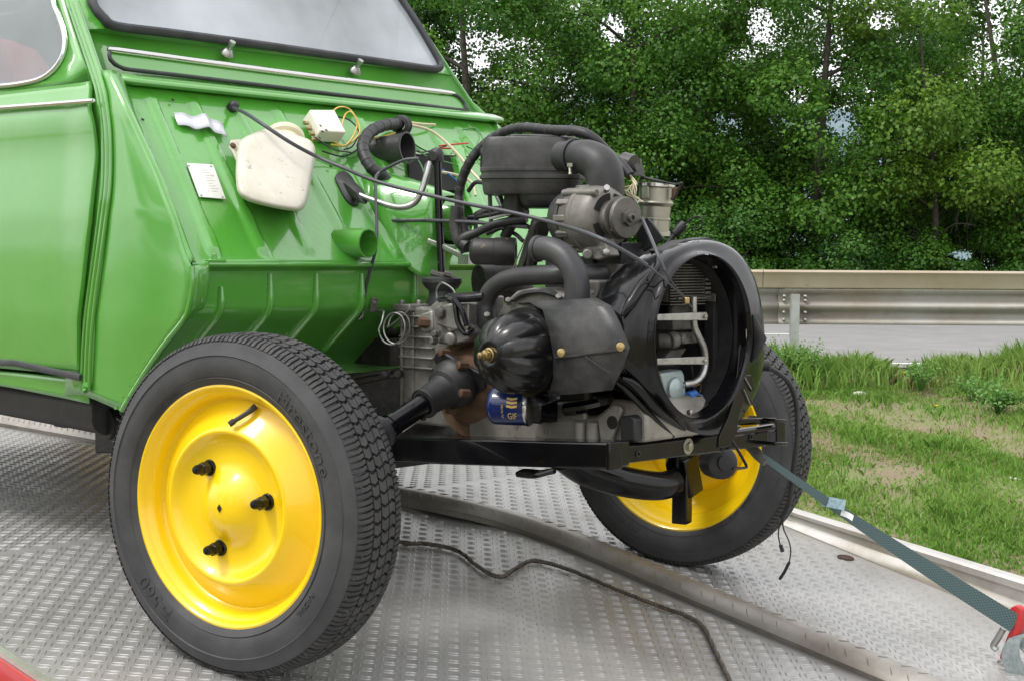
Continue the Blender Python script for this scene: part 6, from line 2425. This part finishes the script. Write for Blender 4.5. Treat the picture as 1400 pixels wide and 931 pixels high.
# big elbow pipe end facing left
b = MB()
yP = -.155
b.tube([A(735, 340, y=yP), A(752, 341, y=yP), A(772, 352, y=yP), A(785, 372, y=yP), A(789, 395, y=yP), A(788, 420, y=yP), A(788, 436, y=yP)], [.0215, .0225, .0225, .0225, .0230, .0235, .0235], n=24, k=6)
el2 = pt(b, "inlet_pipe_elbow", PIPE, smooth=60)
b = MB()
a_ = (A(735, 340, y=yP) - A(752, 341, y=yP)).normalized()
b.lathe([(-.010, .023), (-.008, .0245), (-.002, .0245), (.0, .023), (.0, .019), (-.01, .018), (-.02, 0)], A(733, 340, y=yP), a_, 26)
pt(b, "pipe_bead", PIPE, el2)
# exhaust style pipe bending down to the left
b = MB()
yQ = -.095
b.tube([A(840, 376, y=yQ + .09), A(800, 376, y=yQ + .03), A(760, 376, y=yQ), A(715, 378, y=yQ), A(690, 384, y=yQ), A(672, 397, y=yQ), A(664, 416, y=yQ), A(665, 442, y=yQ), A(668, 452, y=yQ + .02)], .0182, n=22, k=6)
pt(b, "exhaust_pipe", PIPE, smooth=60)
# breather canister (dusty) with its cap
b = MB()
cA, cB = A(648, 343, y=-.01), A(716, 347, y=-.01)
ca = Vector((.80, .60, .0)).normalized()
cA = A(646, 344, y=-.03)
b.lathe([(-.006, 0), (-.005, .016), (.0, .0245), (.006, .027), (.045, .0270), (.046, .0285), (.055, .0285), (.085, .0285), (.088, .027), (.088, .018), (.080, .017), (.080, 0)], cA, ca, 32)
bre = pt(b, "breather_canister", mat("dusty_black_metal", (.022, .021, .021), .5, 0, noise=(55, (.20, .15, .08), .60, .72), bump=[(80, .2, .001)]), smooth=40)
b = MB()
b.tube([A(640, 338, y=-.02), A(632, 332, y=-.02), A(636, 325, y=-.02), A(652, 318, y=-.01), A(680, 306, y=.0), A(720, 299, y=.02)], [.013, .015, .011, .0085, .0085, .0085], n=12, k=5)
pt(b, "breather_hose", RUB, bre)
b = MB()
b.cyl(A(655, 390, y=.03), A(700, 384, y=.10), .042, 20)
b.cyl(A(690, 372, y=.10), A(690, 400, y=.10), .06, 20)
b.prism([A(726, 300, y=.0), A(738, 297, y=.0), A(728, 330, y=.0), A(712, 372, y=.0), A(704, 372, y=.0)], (.01, .03, 0))
b.tube([A(722, 372, y=-.0), A(729, 325, y=.0), A(733, 305, y=.0), A(745, 302, y=.02), A(775, 300, y=.04)], .007, n=8, k=3)
tag(pt(b, "carburettor_body", GRIME, bevel=.004), kind="stuff")
b = MB()
b.tube([A(700, 370, y=-.03), A(722, 318, y=-.03)], .0014, n=5, k=1)
b.tube([A(668, 300, y=.0), A(692, 294, y=.02), A(716, 292, y=.03)], .003, n=6, k=3)
b.tube([A(675, 262, y=.06), A(686, 285, y=.06), A(700, 300, y=.06)], .003, n=6, k=3)
pt(b, "thin_rod", STEEL)
b = MB()
for pts_ in ([(640, 298), (660, 296), (690, 290), (720, 285)], [(636, 305), (660, 305), (700, 318), (715, 330)], [(666, 320), (690, 310), (712, 306), (725, 312)], [(669, 252), (671, 300), (672, 318)],
             [(700, 296), (705, 305), (698, 318), (690, 330)], [(640, 262), (650, 250), (665, 252), (680, 262), (690, 285)], [(655, 340), (650, 300), (660, 292)]):
    b.tube([A(x_, y_, y=.03) for x_, y_ in pts_], .0045, n=8, k=5)
b.tube([A(645, 305, y=.05), A(655, 293, y=.05), A(680, 287, y=.06), A(720, 290, y=.06)], .0085, n=10, k=5)
b.tube([A(690, 325, y=.02), A(703, 300, y=.02), A(712, 290, y=.03)], .011, n=10, k=4)
pt(b, "engine_hose", RUB, smooth=60)
b = MB()
b.tube([A(624, 282, y=.0), A(622, 310, y=.0), A(627, 330, y=.0), A(634, 345, y=.0)], [.012, .013, .011, .006], n=12, k=4)
b.tube([A(630, 300, y=.02), A(635, 320, y=.02), A(634, 332, y=.02)], [.012, .013, .008], n=10, k=4)
pt(b, "loom_sleeve", PLAST, smooth=40)
b = MB()
b.tube([A(585, 330, y=.0), A(610, 340, y=.0), A(630, 350, y=.0)], .006, n=8, k=2, flat=.5)
b.box(A(640, 355, y=.0), (.03, .03, .02))
pt(b, "throttle_lever", STEEL)
# top of the near cylinder: grey sheet with wrinkled gasket and bolts
b = MB()
gt = [(690, 405), (706, 395), (722, 393), (744, 402), (770, 405), (790, 418), (760, 428), (700, 430), (676, 436), (672, 428)]
b.prism([A(*q, y=-.17) for q in [(676, 436), (690, 412), (705, 398), (730, 393), (750, 398), (780, 404), (800, 420), (770, 425), (720, 428)]], (0, .10, .0))
pt(b, "cylinder_top_cover", CASTD, bevel=.006)
b = MB()
b.tube([A(700, 412, y=-.175), A(715, 402, y=-.175), A(735, 399, y=-.175), A(752, 400, y=-.175), A(768, 408, y=-.17)], [.003, .006, .004, .007, .003], n=7, k=4)
pt(b, "torn_gasket", BLACKM)
for q, y_ in (((695, 412), -.18), ((666, 432), -.2), ((764, 407), -.175), ((808, 402), -.10), ((812, 412), -.10)):
    b = MB()
    b.lathe([(-.006, .006), (.005, .006), (.006, 0)], A(*q, y=y_), (.4, -.6, .7), 6)
    pt(b, "head_bolt", CASTD)
b = MB()
b.box(A(815, 405, y=-.06), (.05, .05, .06))
b.box(A(840, 390, y=.02), (.10, .10, .08))
b.box(A(852, 420, y=.08), (.08, .12, .12))
pt(b, "rear_casting", CASTD, bevel=.005)

# headlamp cable on the far side with two bare ends
b = MB()
yh = .42
b.lathe([(-.01, .012), (.012, .011), (.014, .006)], A(1044, 499, y=.33), (.8, .5, -.1), 12, caps=True)
b.tube([A(1046, 500, y=.33), A(1062, 508, y=.36), A(1080, 525, y=.40), A(1089, 555, y=yh), A(1090, 600, y=yh), A(1085, 640, y=yh), A(1079, 685, y=yh), A(1069, 708, y=yh)], .0055, n=8, k=6)
hc = pt(b, "headlamp_cable", RUB)
b = MB()
b.tube([A(1079, 690, y=yh), A(1068, 712, y=yh), A(1064, 728, y=yh), A(1066, 742, y=yh), A(1069, 752, y=yh)], .0016, n=6, k=4)
b.tube([A(1070, 706, y=yh), A(1071, 722, y=yh), A(1078, 738, y=yh), A(1081, 752, y=yh), A(1079, 768, y=yh)], .0016, n=6, k=4)
pt(b, "bare_wire", KWIRE, hc)
b = MB()
b.tube([A(1067, 744, y=yh), A(1070, 754, y=yh)], .0042, n=8, k=1)
b.tube([A(1079, 768, y=yh), A(1072, 782, y=yh), A(1066, 791, y=yh)], .0034, n=8, k=1)
pt(b, "wire_end", KWIRE, hc)

# silencer under the sill, with its block
b = MB()
m0, m1 = A(150, 590, y=-.47), A(-60, 530, y=-.47)
ma = Vector((-1, .0, .02)).normalized()
m0 = A(148, 588, y=-.47)
b.lathe([(0, 0), (.0, .03), (.004, .036), (.8, .036), (.81, .03)], m0 + Vector((0, 0, .035)), ma, 24, rfun=lambda ph, h, r: 1 + .25 * abs(math.cos(ph)))
pt(b, "silencer", BLACKM)
b = MB()
b.box(A(95, 577, y=-.40), (.05, .05, .018))
b.lathe([(-.03, .035), (.03, .035), (.035, .02)], A(160, 577, y=-.44), (0, 1, 0), 16, caps=True)
tag(pt(b, "silencer_bracket", GRIME), kind="stuff")
